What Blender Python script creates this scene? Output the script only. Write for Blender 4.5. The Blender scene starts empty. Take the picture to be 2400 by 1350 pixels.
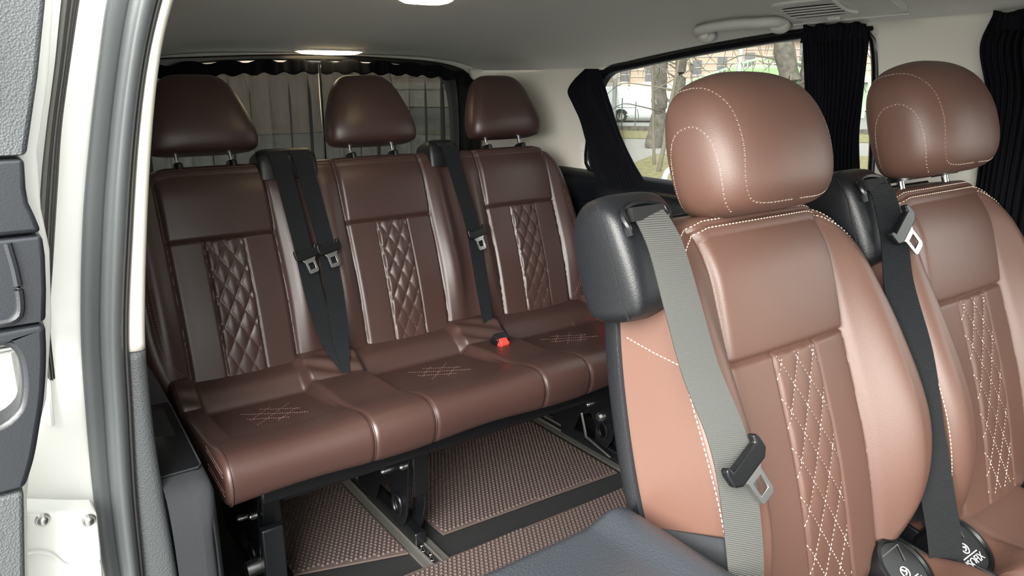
import bpy, bmesh, math, random
from mathutils import Vector, Matrix
from mathutils.geometry import delaunay_2d_cdt

R = math.radians
rnd = random.Random(7)
SC = bpy.context.scene
COL = SC.collection

# ---------------------------------------------------------------- camera, sky, sun, exposure
cd = bpy.data.cameras.new('camera'); cam = bpy.data.objects.new('camera', cd); COL.objects.link(cam)
cam.location = (0, 0, 1.12); cam.rotation_euler = (R(90 - 15.6), 0, R(-36))
cd.sensor_width = 36; cd.lens = 26.25; cd.clip_start = 0.02; cd.clip_end = 400
SC.camera = cam

w = bpy.data.worlds.new('overcast_sky'); SC.world = w; w.use_nodes = True
wn = w.node_tree.nodes; wl = w.node_tree.links
bg = wn['Background']
tc = wn.new('ShaderNodeTexCoord'); sep = wn.new('ShaderNodeSeparateXYZ'); rp = wn.new('ShaderNodeValToRGB')
wl.new(tc.outputs['Generated'], sep.inputs[0]); wl.new(sep.outputs['Z'], rp.inputs[0]); wl.new(rp.outputs[0], bg.inputs['Color'])
rp.color_ramp.elements[0].position = 0.0; rp.color_ramp.elements[0].color = (.90, .905, .86, 1)
rp.color_ramp.elements[1].position = 0.7; rp.color_ramp.elements[1].color = (.98, 1.0, .98, 1)
bg.inputs['Strength'].default_value = 1.3
sd = bpy.data.lights.new('sun', 'SUN'); sun = bpy.data.objects.new('sun', sd); COL.objects.link(sun)
sd.energy = 5.6; sd.angle = R(60); sd.color = (1, .975, .91)
sun.rotation_euler = (R(60), 0, R(-56))          # hazy bright sky on the open-door side of the van
SC.view_settings.view_transform = 'Standard'; SC.view_settings.look = 'None'
SC.view_settings.exposure = 1.75; SC.view_settings.gamma = 1; SC.view_settings.use_curve_mapping = False

# ---------------------------------------------------------------- materials
def mat(name, col, rough=.5, metal=0, bump=None, spec=.5, coat=0, var=0, sheen=0, emit=None):
    m = bpy.data.materials.new(name); m.use_nodes = True
    n = m.node_tree.nodes; l = m.node_tree.links; b = n['Principled BSDF']
    b.inputs['Base Color'].default_value = (*col, 1); b.inputs['Roughness'].default_value = rough
    b.inputs['Metallic'].default_value = metal; b.inputs['Specular IOR Level'].default_value = spec
    b.inputs['Coat Weight'].default_value = coat; b.inputs['Sheen Weight'].default_value = sheen
    if emit: b.inputs['Emission Color'].default_value = (*emit[0], 1); b.inputs['Emission Strength'].default_value = emit[1]
    co = n.new('ShaderNodeTexCoord')
    if var:
        t = n.new('ShaderNodeTexNoise'); t.inputs['Scale'].default_value = 9; t.inputs['Detail'].default_value = 5
        l.new(co.outputs['Object'], t.inputs['Vector'])
        x = n.new('ShaderNodeMix'); x.data_type = 'RGBA'; x.blend_type = 'MULTIPLY'; x.inputs['Factor'].default_value = 1
        r = n.new('ShaderNodeValToRGB'); r.color_ramp.elements[0].color = (1 - var, 1 - var, 1 - var, 1); r.color_ramp.elements[1].color = (1 + var, 1 + var, 1 + var, 1)
        r.color_ramp.elements[0].position = .3; r.color_ramp.elements[1].position = .7
        l.new(t.outputs['Fac'], r.inputs[0]); x.inputs['A'].default_value = (*col, 1); l.new(r.outputs[0], x.inputs['B']); l.new(x.outputs['Result'], b.inputs['Base Color'])
    if bump:
        kind, sc, st = bump
        if kind == 'noise':
            t = n.new('ShaderNodeTexNoise'); t.inputs['Scale'].default_value = sc; t.inputs['Detail'].default_value = 3; o = t.outputs['Fac']
        elif kind == 'cell':
            t = n.new('ShaderNodeTexVoronoi'); t.inputs['Scale'].default_value = sc; o = t.outputs['Distance']
        elif kind == 'wave':
            t = n.new('ShaderNodeTexWave'); t.inputs['Scale'].default_value = sc; t.bands_direction = 'Z'; o = t.outputs['Fac']
        l.new(co.outputs['Object'], t.inputs['Vector'])
        bp = n.new('ShaderNodeBump'); bp.inputs['Strength'].default_value = st; bp.inputs['Distance'].default_value = .002
        l.new(o, bp.inputs['Height']); l.new(bp.outputs[0], b.inputs['Normal'])
    return m

M = {}
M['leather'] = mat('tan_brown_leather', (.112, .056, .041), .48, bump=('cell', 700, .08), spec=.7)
M['leather_dark'] = mat('dimmed_brown_leather', (.043, .0212, .0178), .40, bump=('cell', 700, .08), spec=.65)  # bench leather; part of its dimmer light is put into this darker brown
M['thread_light'] = mat('cream_thread', (.85, .74, .60), .8)
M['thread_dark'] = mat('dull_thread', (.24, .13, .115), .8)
M['plastic'] = mat('black_plastic', (.0065, .0075, .0095), .42, bump=('noise', 500, .2))
M['plastic_smooth'] = mat('smooth_black_plastic', (.004, .0045, .0055), .32)
M['gloss'] = mat('gloss_black_trim', (.005, .006, .008), .25)
M['grain'] = mat('grained_grey_plastic', (.058, .064, .068), .5, bump=('cell', 380, .38))
M['panelgrey'] = mat('dark_grey_hard_plastic', (.016, .018, .022), .34, bump=('cell', 420, .05))
M['seat_shell'] = mat('grained_seat_shell', (.024, .029, .036), .34, bump=('cell', 330, .22), spec=1.0)
M['carpet_trim'] = mat('dark_carpeted_trim', (.016, .018, .022), .85, bump=('noise', 900, .5))
M['carpet'] = mat('black_carpet', (.005, .0056, .0068), .95, bump=('noise', 700, .9))
M['headliner'] = mat('headliner_fabric', (.51, .513, .485), .9, bump=('noise', 600, .2), spec=.2)
M['beige'] = mat('pale_pillar_plastic', (.60, .58, .52), .6, bump=('noise', 500, .12), spec=.3)
M['white_paint'] = mat('white_body_paint', (.84, .85, .82), .25, coat=.4)
M['rubber'] = mat('grey_rubber', (.095, .104, .108), .36, bump=('noise', 200, .08))
M['rubber_strip'] = mat('weathered_rubber', (.085, .082, .078), .5)
M['rubber_dark'] = mat('dark_rubber', (.035, .034, .033), .55)
M['steel'] = mat('brushed_steel', (.55, .55, .55), .32, metal=1)
M['chrome'] = mat('bright_chrome', (.85, .85, .85), .12, metal=1)
M['alu'] = mat('dull_aluminium', (.30, .29, .27), .42, metal=.8)
M['blackmetal'] = mat('black_painted_metal', (.004, .0045, .0055), .32)
M['belt'] = mat('grey_webbing', (.070, .072, .068), .62, bump=('wave', 150, .6), spec=.4)
M['belt_dark'] = mat('black_webbing', (.007, .009, .011), .6, bump=('wave', 150, .6), spec=.4)
M['mat'] = mat('brown_rubber_mat', (.052, .034, .030), .6)
M['mat_edge'] = mat('mat_edge', (.085, .062, .054), .7)
M['red'] = mat('red_buckle_plastic', (.72, .045, .035), .4)
M['white_print'] = mat('white_print', (.8, .8, .8), .6)
M['lamp'] = mat('lit_lamp_lens', (.9, .85, .7), .3, emit=((1, .78, .45), 5))
M['velvet'] = mat('black_curtain_cloth', (.0030, .0034, .0055), .9, spec=.15)
M['dark_void'] = mat('dark_slot', (.004, .004, .005), .9)
M['asphalt'] = mat('asphalt', (.26, .26, .25), .95, var=.15)
M['grass'] = mat('dry_grass', (.22, .20, .10), 1, var=.35)
M['path'] = mat('pale_pavement', (.30, .29, .27), .9, var=.08)
M['bark'] = mat('grey_bark', (.11, .10, .085), .95, var=.4, bump=('noise', 14, 1))
M['twig'] = mat('pale_twig', (.15, .135, .105), .95)
M['facade'] = mat('cream_facade', (.40, .31, .245), .9, var=.05)
M['facade_pale'] = mat('pale_stone', (.52, .48, .41), .9)
M['winglass'] = mat('dark_window_glass', (.09, .09, .10), .2)
M['green'] = mat('green_canopy', (.24, .46, .17), .6)
M['green_pale'] = mat('pale_green_rail', (.36, .48, .34), .6)
M['polegrey'] = mat('grey_pole', (.40, .42, .42), .6)
M['fence'] = mat('dark_fence_steel', (.10, .13, .12), .6)
M['vanwhite'] = mat('white_van_paint', (.66, .68, .68), .3)
M['tyre'] = mat('tyre_rubber', (.02, .02, .02), .8)

def curtain_mat():
    m = bpy.data.materials.new('sheer_black_curtain'); m.use_nodes = True
    n = m.node_tree.nodes; l = m.node_tree.links; n.remove(n['Principled BSDF']); out = n['Material Output']
    d = n.new('ShaderNodeBsdfDiffuse'); d.inputs['Color'].default_value = (.03, .03, .034, 1)
    t = n.new('ShaderNodeBsdfTranslucent'); t.inputs['Color'].default_value = (.075, .075, .072, 1)
    p = n.new('ShaderNodeBsdfTransparent'); p.inputs['Color'].default_value = (.95, .93, .88, 1)
    a = n.new('ShaderNodeMixShader'); a.inputs[0].default_value = .5; l.new(d.outputs[0], a.inputs[1]); l.new(t.outputs[0], a.inputs[2])
    # weave: fine holes between threads, fewer where the cloth turns edge-on
    co = n.new('ShaderNodeTexCoord'); wv = n.new('ShaderNodeTexNoise'); wv.inputs['Scale'].default_value = 60
    l.new(co.outputs['Object'], wv.inputs['Vector'])
    mp = n.new('ShaderNodeMapRange'); mp.inputs['To Min'].default_value = .03; mp.inputs['To Max'].default_value = .08
    l.new(wv.outputs['Fac'], mp.inputs['Value'])
    b = n.new('ShaderNodeMixShader'); l.new(mp.outputs[0], b.inputs[0]); l.new(a.outputs[0], b.inputs[1]); l.new(p.outputs[0], b.inputs[2])
    l.new(b.outputs[0], out.inputs['Surface']); return m
M['sheer'] = curtain_mat()

def glass_mat(name, tint, fac):
    m = bpy.data.materials.new(name); m.use_nodes = True
    n = m.node_tree.nodes; l = m.node_tree.links; n.remove(n['Principled BSDF']); out = n['Material Output']
    p = n.new('ShaderNodeBsdfTransparent'); p.inputs['Color'].default_value = (*tint, 1)
    g = n.new('ShaderNodeBsdfGlossy'); g.inputs['Roughness'].default_value = .02
    fr = n.new('ShaderNodeFresnel'); fr.inputs['IOR'].default_value = 1.35
    mu = n.new('ShaderNodeMath'); mu.operation = 'MULTIPLY'; mu.inputs[1].default_value = fac; l.new(fr.outputs[0], mu.inputs[0])
    x = n.new('ShaderNodeMixShader'); l.new(mu.outputs[0], x.inputs[0]); l.new(p.outputs[0], x.inputs[1]); l.new(g.outputs[0], x.inputs[2])
    l.new(x.outputs[0], out.inputs['Surface']); return m
M['glass'] = glass_mat('tinted_window_glass', (.34, .36, .35), .6)
M['glass_dark'] = glass_mat('privacy_glass', (.40, .43, .42), .6)
M['glass_clear'] = glass_mat('clear_window_glass', (.93, .95, .94), .6)

# ---------------------------------------------------------------- mesh helpers
class MB:
    def __init__(s): s.v = []; s.f = []; s.mi = []; s.cur = 0
    def add(s, vs, fs):
        o = len(s.v); s.v += [tuple(a) for a in vs]
        s.f += [tuple(o + i for i in f) for f in fs]; s.mi += [s.cur] * len(fs); return s
    def grid(s, fn, nu, nv, cu=False, cv=False):
        vs = [fn(i / nu, j / nv) for j in range(nv + (0 if cv else 1)) for i in range(nu + (0 if cu else 1))]
        W = nu if cu else nu + 1; Hh = nv if cv else nv + 1; fs = []
        for j in range(nv):
            for i in range(nu):
                a = j * W + i; b = j * W + (i + 1) % W; c = ((j + 1) % Hh) * W + (i + 1) % W; d = ((j + 1) % Hh) * W + i
                fs.append((a, b, c, d))
        return s.add(vs, fs)
    def box(s, lo, hi, rot=None, at=(0, 0, 0)):
        x0, y0, z0 = lo; x1, y1, z1 = hi
        vs = [Vector(p) for p in ((x0,y0,z0),(x1,y0,z0),(x1,y1,z0),(x0,y1,z0),(x0,y0,z1),(x1,y0,z1),(x1,y1,z1),(x0,y1,z1))]
        if rot is not None: vs = [rot @ p for p in vs]
        vs = [p + Vector(at) for p in vs]
        return s.add(vs, [(0,3,2,1),(4,5,6,7),(0,1,5,4),(1,2,6,5),(2,3,7,6),(3,0,4,7)])
    def loft(s, rings, closed=True, cap=True):
        n = len(rings[0]); vs = [p for r in rings for p in r]; fs = []
        for j in range(len(rings) - 1):
            for i in range(n if closed else n - 1):
                k = (i + 1) % n; fs.append((j * n + i, j * n + k, (j + 1) * n + k, (j + 1) * n + i))
        if cap and closed: fs.append(tuple(range(n - 1, -1, -1))); fs.append(tuple(range((len(rings) - 1) * n, len(rings) * n)))
        return s.add(vs, fs)
    def tube(s, pts, r, n=10, closed=False, up=(0, 0, 1), flat=1.0):
        pts = [Vector(p) for p in pts]; rings = []; m = len(pts); upv = Vector(up)
        for i, p in enumerate(pts):
            a = pts[(i - 1) % m] if (closed or i) else p; b = pts[(i + 1) % m] if (closed or i < m - 1) else p
            t = (b - a).normalized(); x = t.cross(upv)
            if x.length < 1e-4: x = t.cross(Vector((1, 0.01, 0)))
            x.normalize(); y = x.cross(t); rr = r[i] if isinstance(r, (list, tuple)) else r
            rings.append([p + x * rr * math.cos(q) + y * rr * flat * math.sin(q) for q in [2 * math.pi * k / n for k in range(n)]])
        if closed: rings.append(rings[0]); return s.loft(rings, True, False)
        return s.loft(rings)
    def cyl(s, a, b, r, n=20, r2=None):
        return s.tube([a, b], [r, r if r2 is None else r2], n, up=(0.13, 0.27, 1) if abs(a[0]-b[0]) + abs(a[1]-b[1]) > 1e-6 else (1, 0, 0))
    def ball(s, c, r, n=12, sc=(1, 1, 1)):
        c = Vector(c)
        return s.grid(lambda u, v: c + Vector((r*sc[0]*math.cos(2*math.pi*u)*math.sin(math.pi*(.002+v*.996)), r*sc[1]*math.sin(2*math.pi*u)*math.sin(math.pi*(.002+v*.996)), r*sc[2]*math.cos(math.pi*(.002+v*.996)))), n*2, n, cu=True)
    def build(s, name, m, parent=None, smooth=True, bevel=0, seg=2, solid=0, angle=40, weld=False):
        me = bpy.data.meshes.new(name); me.from_pydata(s.v, [], s.f)
        bm = bmesh.new(); bm.from_mesh(me)
        if weld: bmesh.ops.remove_doubles(bm, verts=bm.verts, dist=1e-5)
        bmesh.ops.recalc_face_normals(bm, faces=bm.faces); bm.to_mesh(me); bm.free()
        ms = m if isinstance(m, (list, tuple)) else [m]
        for q in ms: me.materials.append(q)
        if len(ms) > 1:
            for p, k in zip(me.polygons, s.mi): p.material_index = k
        o = bpy.data.objects.new(name, me); COL.objects.link(o)
        if parent is not None: attach(o, parent)
        if smooth:
            me.polygons.foreach_set('use_smooth', [True] * len(me.polygons))
        if solid:
            q = o.modifiers.new('solid', 'SOLIDIFY'); q.thickness = solid; q.offset = 0
        if bevel:
            q = o.modifiers.new('bevel', 'BEVEL'); q.width = bevel; q.segments = seg; q.limit_method = 'ANGLE'; q.angle_limit = R(angle); q.harden_normals = False
        if smooth:
            try: me.set_sharp_from_angle(angle=R(angle))
            except Exception: pass
        return o

ROOTLOC = {}
def attach(o, parent):
    o.parent = parent
    o.matrix_parent_inverse = Matrix.Translation(-Vector(ROOTLOC.get(parent.name, (0, 0, 0))))
def tag(o, label=None, cat=None, group=None, kind=None):
    if label: o['label'] = label
    if cat: o['category'] = cat
    if group: o['group'] = group
    if kind: o['kind'] = kind
    return o
def thing(name, label, cat, loc=(0, 0, 0), group=None):
    o = bpy.data.objects.new(name, None); COL.objects.link(o); o.location = loc; o.empty_display_size = .05
    ROOTLOC[o.name] = loc
    return tag(o, label, cat, group)
def struct(o): o['kind'] = 'structure'; return o
def copy_tree(o, parent=None):
    c = o.copy(); COL.objects.link(c)
    if parent is not None: c.parent = parent; c.matrix_parent_inverse = o.matrix_parent_inverse.copy()
    for ch in list(o.children): copy_tree(ch, c)
    return c
def lerp(a, b, t): return a + (b - a) * t
def sst(x, a, b):
    t = max(0, min(1, (x - a) / (b - a))); return t * t * (3 - 2 * t)
def interp(tab, x):
    if x <= tab[0][0]: return tab[0][1]
    for (a, fa), (b, fb) in zip(tab, tab[1:]):
        if x <= b: return lerp(fa, fb, (x - a) / (b - a))
    return tab[-1][1]
def cr(tab, x):
    """smooth (Catmull-Rom) table lookup"""
    n = len(tab)
    if x <= tab[0][0]: return tab[0][1]
    if x >= tab[-1][0]: return tab[-1][1]
    for i in range(n - 1):
        if x <= tab[i + 1][0]: break
    x0, y0 = tab[i]; x1, y1 = tab[i + 1]; h = x1 - x0; t = (x - x0) / h
    m0 = (y1 - tab[i - 1][1]) / (x1 - tab[i - 1][0]) if i else (y1 - y0) / h
    m1 = (tab[i + 2][1] - y0) / (tab[i + 2][0] - x0) if i < n - 2 else (y1 - y0) / h
    return (2*t**3-3*t**2+1)*y0 + (t**3-2*t**2+t)*h*m0 + (-2*t**3+3*t**2)*y1 + (t**3-t**2)*h*m1
def spline(pts, n):
    """smooth polyline through points"""
    pts = [Vector(p) for p in pts]; out = []
    L = [0]
    for a, b in zip(pts, pts[1:]): L.append(L[-1] + (b - a).length)
    for k in range(n + 1):
        x = L[-1] * k / n
        out.append(Vector([cr([(l, p[i]) for l, p in zip(L, pts)], x) for i in range(len(pts[0]))]))
    return out
def outline_solid(name, loops, fn, depth_dir, depth, m, parent=None, bevel=0.0):
    """a plate with holes: 2-D loops mapped by fn(a, b) to 3-D, thickened along depth_dir"""
    pts = []; edges = []
    for lp in loops:
        o = len(pts); pts += [Vector(p) for p in lp]; k = len(lp)
        edges += [(o + i, o + (i + 1) % k) for i in range(k)]
    vs, es, fs, *_ = delaunay_2d_cdt(pts, edges, [], 1, 1e-6) if len(loops) == 1 else delaunay_2d_cdt(pts, edges, [], 0, 1e-6)
    def inside(p, lp):
        c = False; n = len(lp)
        for i in range(n):
            (x0, y0), (x1, y1) = lp[i], lp[(i + 1) % n]
            if (y0 > p[1]) != (y1 > p[1]) and p[0] < (x1 - x0) * (p[1] - y0) / (y1 - y0) + x0: c = not c
        return c
    keep = []
    for f in fs:
        c = sum((vs[i] for i in f), Vector((0, 0))) / len(f)
        if inside(c, loops[0]) and not any(inside(c, h) for h in loops[1:]): keep.append(f)
    bm = bmesh.new(); D = Vector(depth_dir).normalized() * depth
    bv = [bm.verts.new(fn(p[0], p[1])) for p in vs]
    bf = [bm.faces.new([bv[i] for i in f]) for f in keep]
    r = bmesh.ops.extrude_face_region(bm, geom=bf)
    for e in r['geom']:
        if isinstance(e, bmesh.types.BMVert): e.co += D
    bmesh.ops.recalc_face_normals(bm, faces=bm.faces)
    bmesh.ops.delete(bm, geom=[v for v in bm.verts if not v.link_faces], context='VERTS')
    me = bpy.data.meshes.new(name); bm.to_mesh(me); bm.free(); me.materials.append(m)
    o = bpy.data.objects.new(name, me); COL.objects.link(o)
    if parent is not None: attach(o, parent)
    me.polygons.foreach_set('use_smooth', [True] * len(me.polygons))
    if bevel:
        q = o.modifiers.new('bevel', 'BEVEL'); q.width = bevel; q.segments = 3; q.limit_method = 'ANGLE'; q.angle_limit = R(50)
    try: me.set_sharp_from_angle(angle=R(40))
    except Exception: pass
    return o
def stitches(mb, pts, nrm, dash=.0046, gap=.0017, r=.0007):
    """thread dashes along a polyline lying on a surface; nrm: list of normals"""
    L = 0; seg = []
    P = [Vector(p) for p in pts]
    cum = [0]
    for a, b in zip(P, P[1:]): cum.append(cum[-1] + (b - a).length)
    tot = cum[-1]
    def at(s):
        for i in range(len(cum) - 1):
            if s <= cum[i + 1] + 1e-9:
                t = (s - cum[i]) / max(1e-9, cum[i + 1] - cum[i]); return P[i].lerp(P[i + 1], t), Vector(nrm[i]).lerp(Vector(nrm[i + 1]), t).normalized()
        return P[-1], Vector(nrm[-1]).normalized()
    s = 0
    while s + dash < tot:
        a, na = at(s); b, nb = at(s + dash); s += dash + gap
        t = (b - a)
        if t.length < 1e-6: continue
        x = t.normalized().cross(na).normalized() * r
        m = (a + b) / 2 + (na + nb) * r * .55
        a2 = a - na * r * .2; b2 = b - nb * r * .2
        vs = [a2 - x * .6, a2 + x * .6, m - x - na * r, m + x - na * r, b2 - x * .6, b2 + x * .6, m - x * .6 + na * r * .5, m + x * .6 + na * r * .5]
        mb.add(vs, [(0, 1, 7, 6), (6, 7, 5, 4), (0, 6, 2), (1, 3, 7), (6, 4, 2), (7, 3, 5)])
def ribbon(mb, pts, width, side, thick=.0014, twist=None):
    """webbing strip: centre line pts, side = width direction (vector or list)"""
    P = [Vector(p) for p in pts]; rings = []
    for i, p in enumerate(P):
        a = P[max(0, i - 1)]; b = P[min(len(P) - 1, i + 1)]; t = (b - a).normalized()
        sd_ = Vector(side[i] if isinstance(side, list) else side); sd_ = (sd_ - t * sd_.dot(t)).normalized(); n = sd_.cross(t)
        wd = width[i] if isinstance(width, list) else width
        rings.append([p - sd_*wd/2 + n*thick*.3, p - sd_*(wd/2-.0012) + n*thick, p + n*thick*.8, p + sd_*(wd/2-.0012) + n*thick, p + sd_*wd/2 + n*thick*.3, p + sd_*wd/2 - n*thick, p - sd_*wd/2 - n*thick])
    mb.loft(rings)

# ---------------------------------------------------------------- upholstery builders
class Frame:
    """seat-back frame: u across, v up along the reclined back, d towards the sitter"""
    def __init__(s, x, y, z, t): s.o = Vector((x, y, z)); s.c = math.cos(t); s.s = math.sin(t)
    def __call__(s, u, v, d): return s.o + Vector((u, v * s.s - d * s.c, v * s.c + d * s.s))
    def dirv(s, u, v, d): return Vector((u, v * s.s - d * s.c, v * s.c + d * s.s))

PA = .124; VH = .272; VT = .437; SW = .046
def gro(x, w, dep): return -dep * math.exp(-(x / w) ** 2)
def lattice(u, v):
    a = u / .035 + v / .064; b = u / .035 - v / .064
    return a, b
def back_relief(u, v, puff, bol, mid=False):
    """relief of one seat back; u from its centre line"""
    au = abs(u); h = 0
    h += .012 * math.exp(-((v - .10) / .16) ** 2)
    inside = sst(PA + .004 - au, 0, .008)
    h += inside * .009 * max(0, 1 - (au / PA) ** 2) ** .5
    # horizontal seam under the shoulder panel
    if au < PA + .01: h += inside * (gro(v - VH, .0035, .006) - .004 * sst(VH - v, -.01, .012) * math.exp(-max(0, VH - v) / .05) * 0)
    if v > VH: h += inside * .007 * math.sin(math.pi * min(1, (v - VH) / (VT - VH))) ** .5
    # side seams of the panel
    h += gro(au - PA, .0055, .0055) * sst(v, -.07, -.03) * sst(VT + .012 - v, 0, .02)
    # quilted strip
    if v < VH:
        h += gro(au - SW, .0030, .0028)
        if au < SW:
            a, b = lattice(u, v)
            q = abs(math.sin(math.pi * a) * math.sin(math.pi * b)) ** .45
            e = sst(SW - au, 0, .006) * sst(VH - v, 0, .008)
            fade = lerp(.35, 1, sst(v, -.02, .08))
            h += puff * q * e * fade
    h += bol(au, v)
    return h
def build_back(name, F, Wt, v0, v1, hf, nu, nv, Rb, D, m, parent, qs=None, shrink=.0):
    us = [2 * i / nu - 1 for i in range(nu + 1)]; vs_ = [lerp(v0, v1, 1 - (1 - j / nv) ** 1.25) for j in range(nv + 1)]
    P = {}; mb = MB(); V = []
    for j, v in enumerate(vs_):
        W = cr(Wt, v)
        for i, x in enumerate(us):
            u = x * W; P[i, j] = (u, v, hf(u, v)); V.append(F(*P[i, j]))
    fs = [(j*(nu+1)+i, j*(nu+1)+i+1, (j+1)*(nu+1)+i+1, (j+1)*(nu+1)+i) for j in range(nv) for i in range(nu)]
    loop = [(0, j) for j in range(nv + 1)] + [(i, nv) for i in range(1, nu + 1)] + [(nu, j) for j in range(nv - 1, -1, -1)] + [(i, 0) for i in range(nu - 1, 0, -1)]
    n = len(loop); N = []
    k = 6
    for q in range(n):
        a = P[loop[(q - k) % n]]; b = P[loop[(q + k) % n]]
        t = Vector((b[0] - a[0], b[1] - a[1])); t.normalize(); N.append(Vector((-t.y, t.x)))
    arc = math.pi / 2 * Rb
    def qsl(l): return arc * lerp(.9, .42, sst(N[l].y, .1, .8))
    def pos(l, q, off=0):
        u, v, h = P[loop[l]]; nn = N[l]
        if q <= arc: p_ = q / Rb; ou = Rb * math.sin(p_); bk = Rb * (1 - math.cos(p_)); no, nd = math.sin(p_), math.cos(p_); d = h - bk
        else:
            t = (q - arc) / (D); ou = Rb - shrink * t; no, nd = 1, 0; d = lerp(h - Rb, -D, min(1, t))
        g = -.0022 * math.exp(-((q - qsl(l)) / .0032) ** 2) + off
        return Vector((u + nn.x * (ou + no * g), v + nn.y * (ou + no * g), d + nd * g)), F.dirv(nn.x * no, nn.y * no, nd)
    ql = sorted(set([round(x, 5) for x in [arc * i / 14 for i in range(1, 15)] + [arc * k + e for k in (.42, .9) for e in (-.006, -.004, -.002, 0, .002, .004, .006)] + [arc + D * t for t in (.15, .4, .7, .9, 1)]]))
    idx0 = [j * (nu + 1) + i for (i, j) in loop]; prev = idx0
    for q in ql:
        o = len(V); V += [F(*pos(l, q)[0]) for l in range(n)]; cur = list(range(o, o + n))
        fs += [(prev[l], cur[l], cur[(l + 1) % n], prev[(l + 1) % n]) for l in range(n)]; prev = cur
    fs.append(tuple(prev))
    mb.add(V, fs)
    mb.cur = 1
    def seam(l0, l1, q):
        pts = []; nn = []
        for l in range(l0, l1 + 1, 2):
            p_, a = pos(l % n, qsl(l % n) + q); pts.append(F(*p_)); nn.append(a)
        return pts, nn
    return mb, seam, (nu, nv, n), (lambda l, q: F(*pos(l, q)[0]))
def lattice_stitch(mb, F, uc, hf, r, vlo=-.055, vhi=VH - .003, sw=SW, dash=.0046, gap=.0017):
    def S(u, v): return F(uc + u, v, hf(uc + u, v))
    def Nn(u, v):
        e = .0015; a = S(u + e, v) - S(u - e, v); b = S(u, v + e) - S(u, v - e); return a.cross(b).normalized()
    for sgn in (1, -1):
        for k in range(-14, 15):
            pts = []; nn = []
            for i in range(61):
                u = -sw + 2 * sw * i / 60; v = sgn * .064 * (k - u / .035)
                if vlo < v < vhi: pts.append(S(u, v)); nn.append(F.dirv(0, 0, 1))
            if len(pts) > 2: stitches(mb, pts, nn, dash, gap, r)
def rows_solid(mb, F, uc, vb, H, rows, dc, n=2.7, ns=40, na=56, lean=0):
    wt = [(s, a) for s, a, b, c in rows]; tt = [(s, b) for s, a, b, c in rows]; ct = [(s, c) for s, a, b, c in rows]
    def S(s, psi):
        c, q = math.cos(psi), math.sin(psi); e = 2 / n
        return F(uc + cr(wt, s) * math.copysign(abs(c) ** e, c), vb + s * H, dc + cr(ct, s) + cr(tt, s) * math.copysign(abs(q) ** e, q))
    ss = [.5 - .5 * math.cos(math.pi * j / ns) for j in range(ns + 1)]
    mb.loft([[S(s, 2 * math.pi * k / na) for k in range(na)] for s in ss])
    return S
def surf_stitch(mb, S, path, r, dash=.0046, gap=.0017, lift=.0):
    pts = []; nn = []
    for s, psi in path:
        p = S(s, psi); e = .01
        a = S(s, psi + e) - S(s, psi - e); b = S(min(1, s + e), psi) - S(max(0, s - e), psi); nrm = a.cross(b)
        if nrm.length < 1e-9: continue
        pts.append(p); nn.append(nrm.normalized())
    stitches(mb, pts, nn, dash, gap, r)
def path2(ctrl, n=60):
    return [(p[0], p[1]) for p in spline([(a, R(b)) for a, b in ctrl], n)]

FRONT_HR = [(0, .070, .036, 0), (.02, .090, .050, 0), (.08, .108, .064, .0), (.2, .118, .072, .002), (.4, .121, .075, .002), (.58, .119, .073, 0), (.75, .111, .066, -.004), (.87, .096, .054, -.008), (.95, .073, .038, -.011), (.99, .045, .022, -.013), (1, .025, .010, -.013)]
REAR_HR = [(0, .100, .030, 0), (.02, .116, .040, 0), (.07, .125, .048, 0), (.2, .127, .054, 0), (.4, .118, .055, -.002), (.6, .105, .052, -.005), (.78, .090, .046, -.008), (.9, .075, .037, -.011), (.97, .058, .024, -.013), (1, .035, .008, -.014)]

def tongue_parts(parent, at, along, side, nrm, plate_len=.052, metal='steel', sc=1.0):
    """belt slider with its metal latch plate; along = direction the plate points"""
    al = Vector(along).normalized(); sd_ = Vector(side); sd_ = (sd_ - al * sd_.dot(al)).normalized(); nm = sd_.cross(al).normalized()
    if nm.dot(Vector(nrm)) < 0: nm = -nm
    c = Vector(at)
    def fn(a, b): return c + sd_ * a * sc + al * b * sc + nm * (.002 * sc)
    body = [(-.031, -.010), (-.029, -.016), (-.024, -.017), (-.022, -.009), (.022, -.009), (.024, -.017), (.029, -.016), (.031, -.010), (.031, .006), (.022, .013), (-.022, .013), (-.031, .006)]
    o1 = outline_solid('belt_slider', [body], fn, nm, .010 * sc, M['plastic_smooth'], parent, .002 * sc)
    L = plate_len
    plate = [(-.018, .012), (.018, .012), (.013, .020), (.0125, L - .004), (.009, L), (-.009, L), (-.0125, L - .004), (-.013, .020)]
    hole = [(-.007, .024), (.007, .024), (.007, L - .010), (-.007, L - .010)]
    def fn2(a, b): return c + sd_ * a * sc + al * b * sc + nm * (.0055 * sc)
    o2 = outline_solid('latch_plate', [plate, hole], fn2, nm, .0025 * sc, M[metal], parent, .0006)
    return o1, o2

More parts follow.
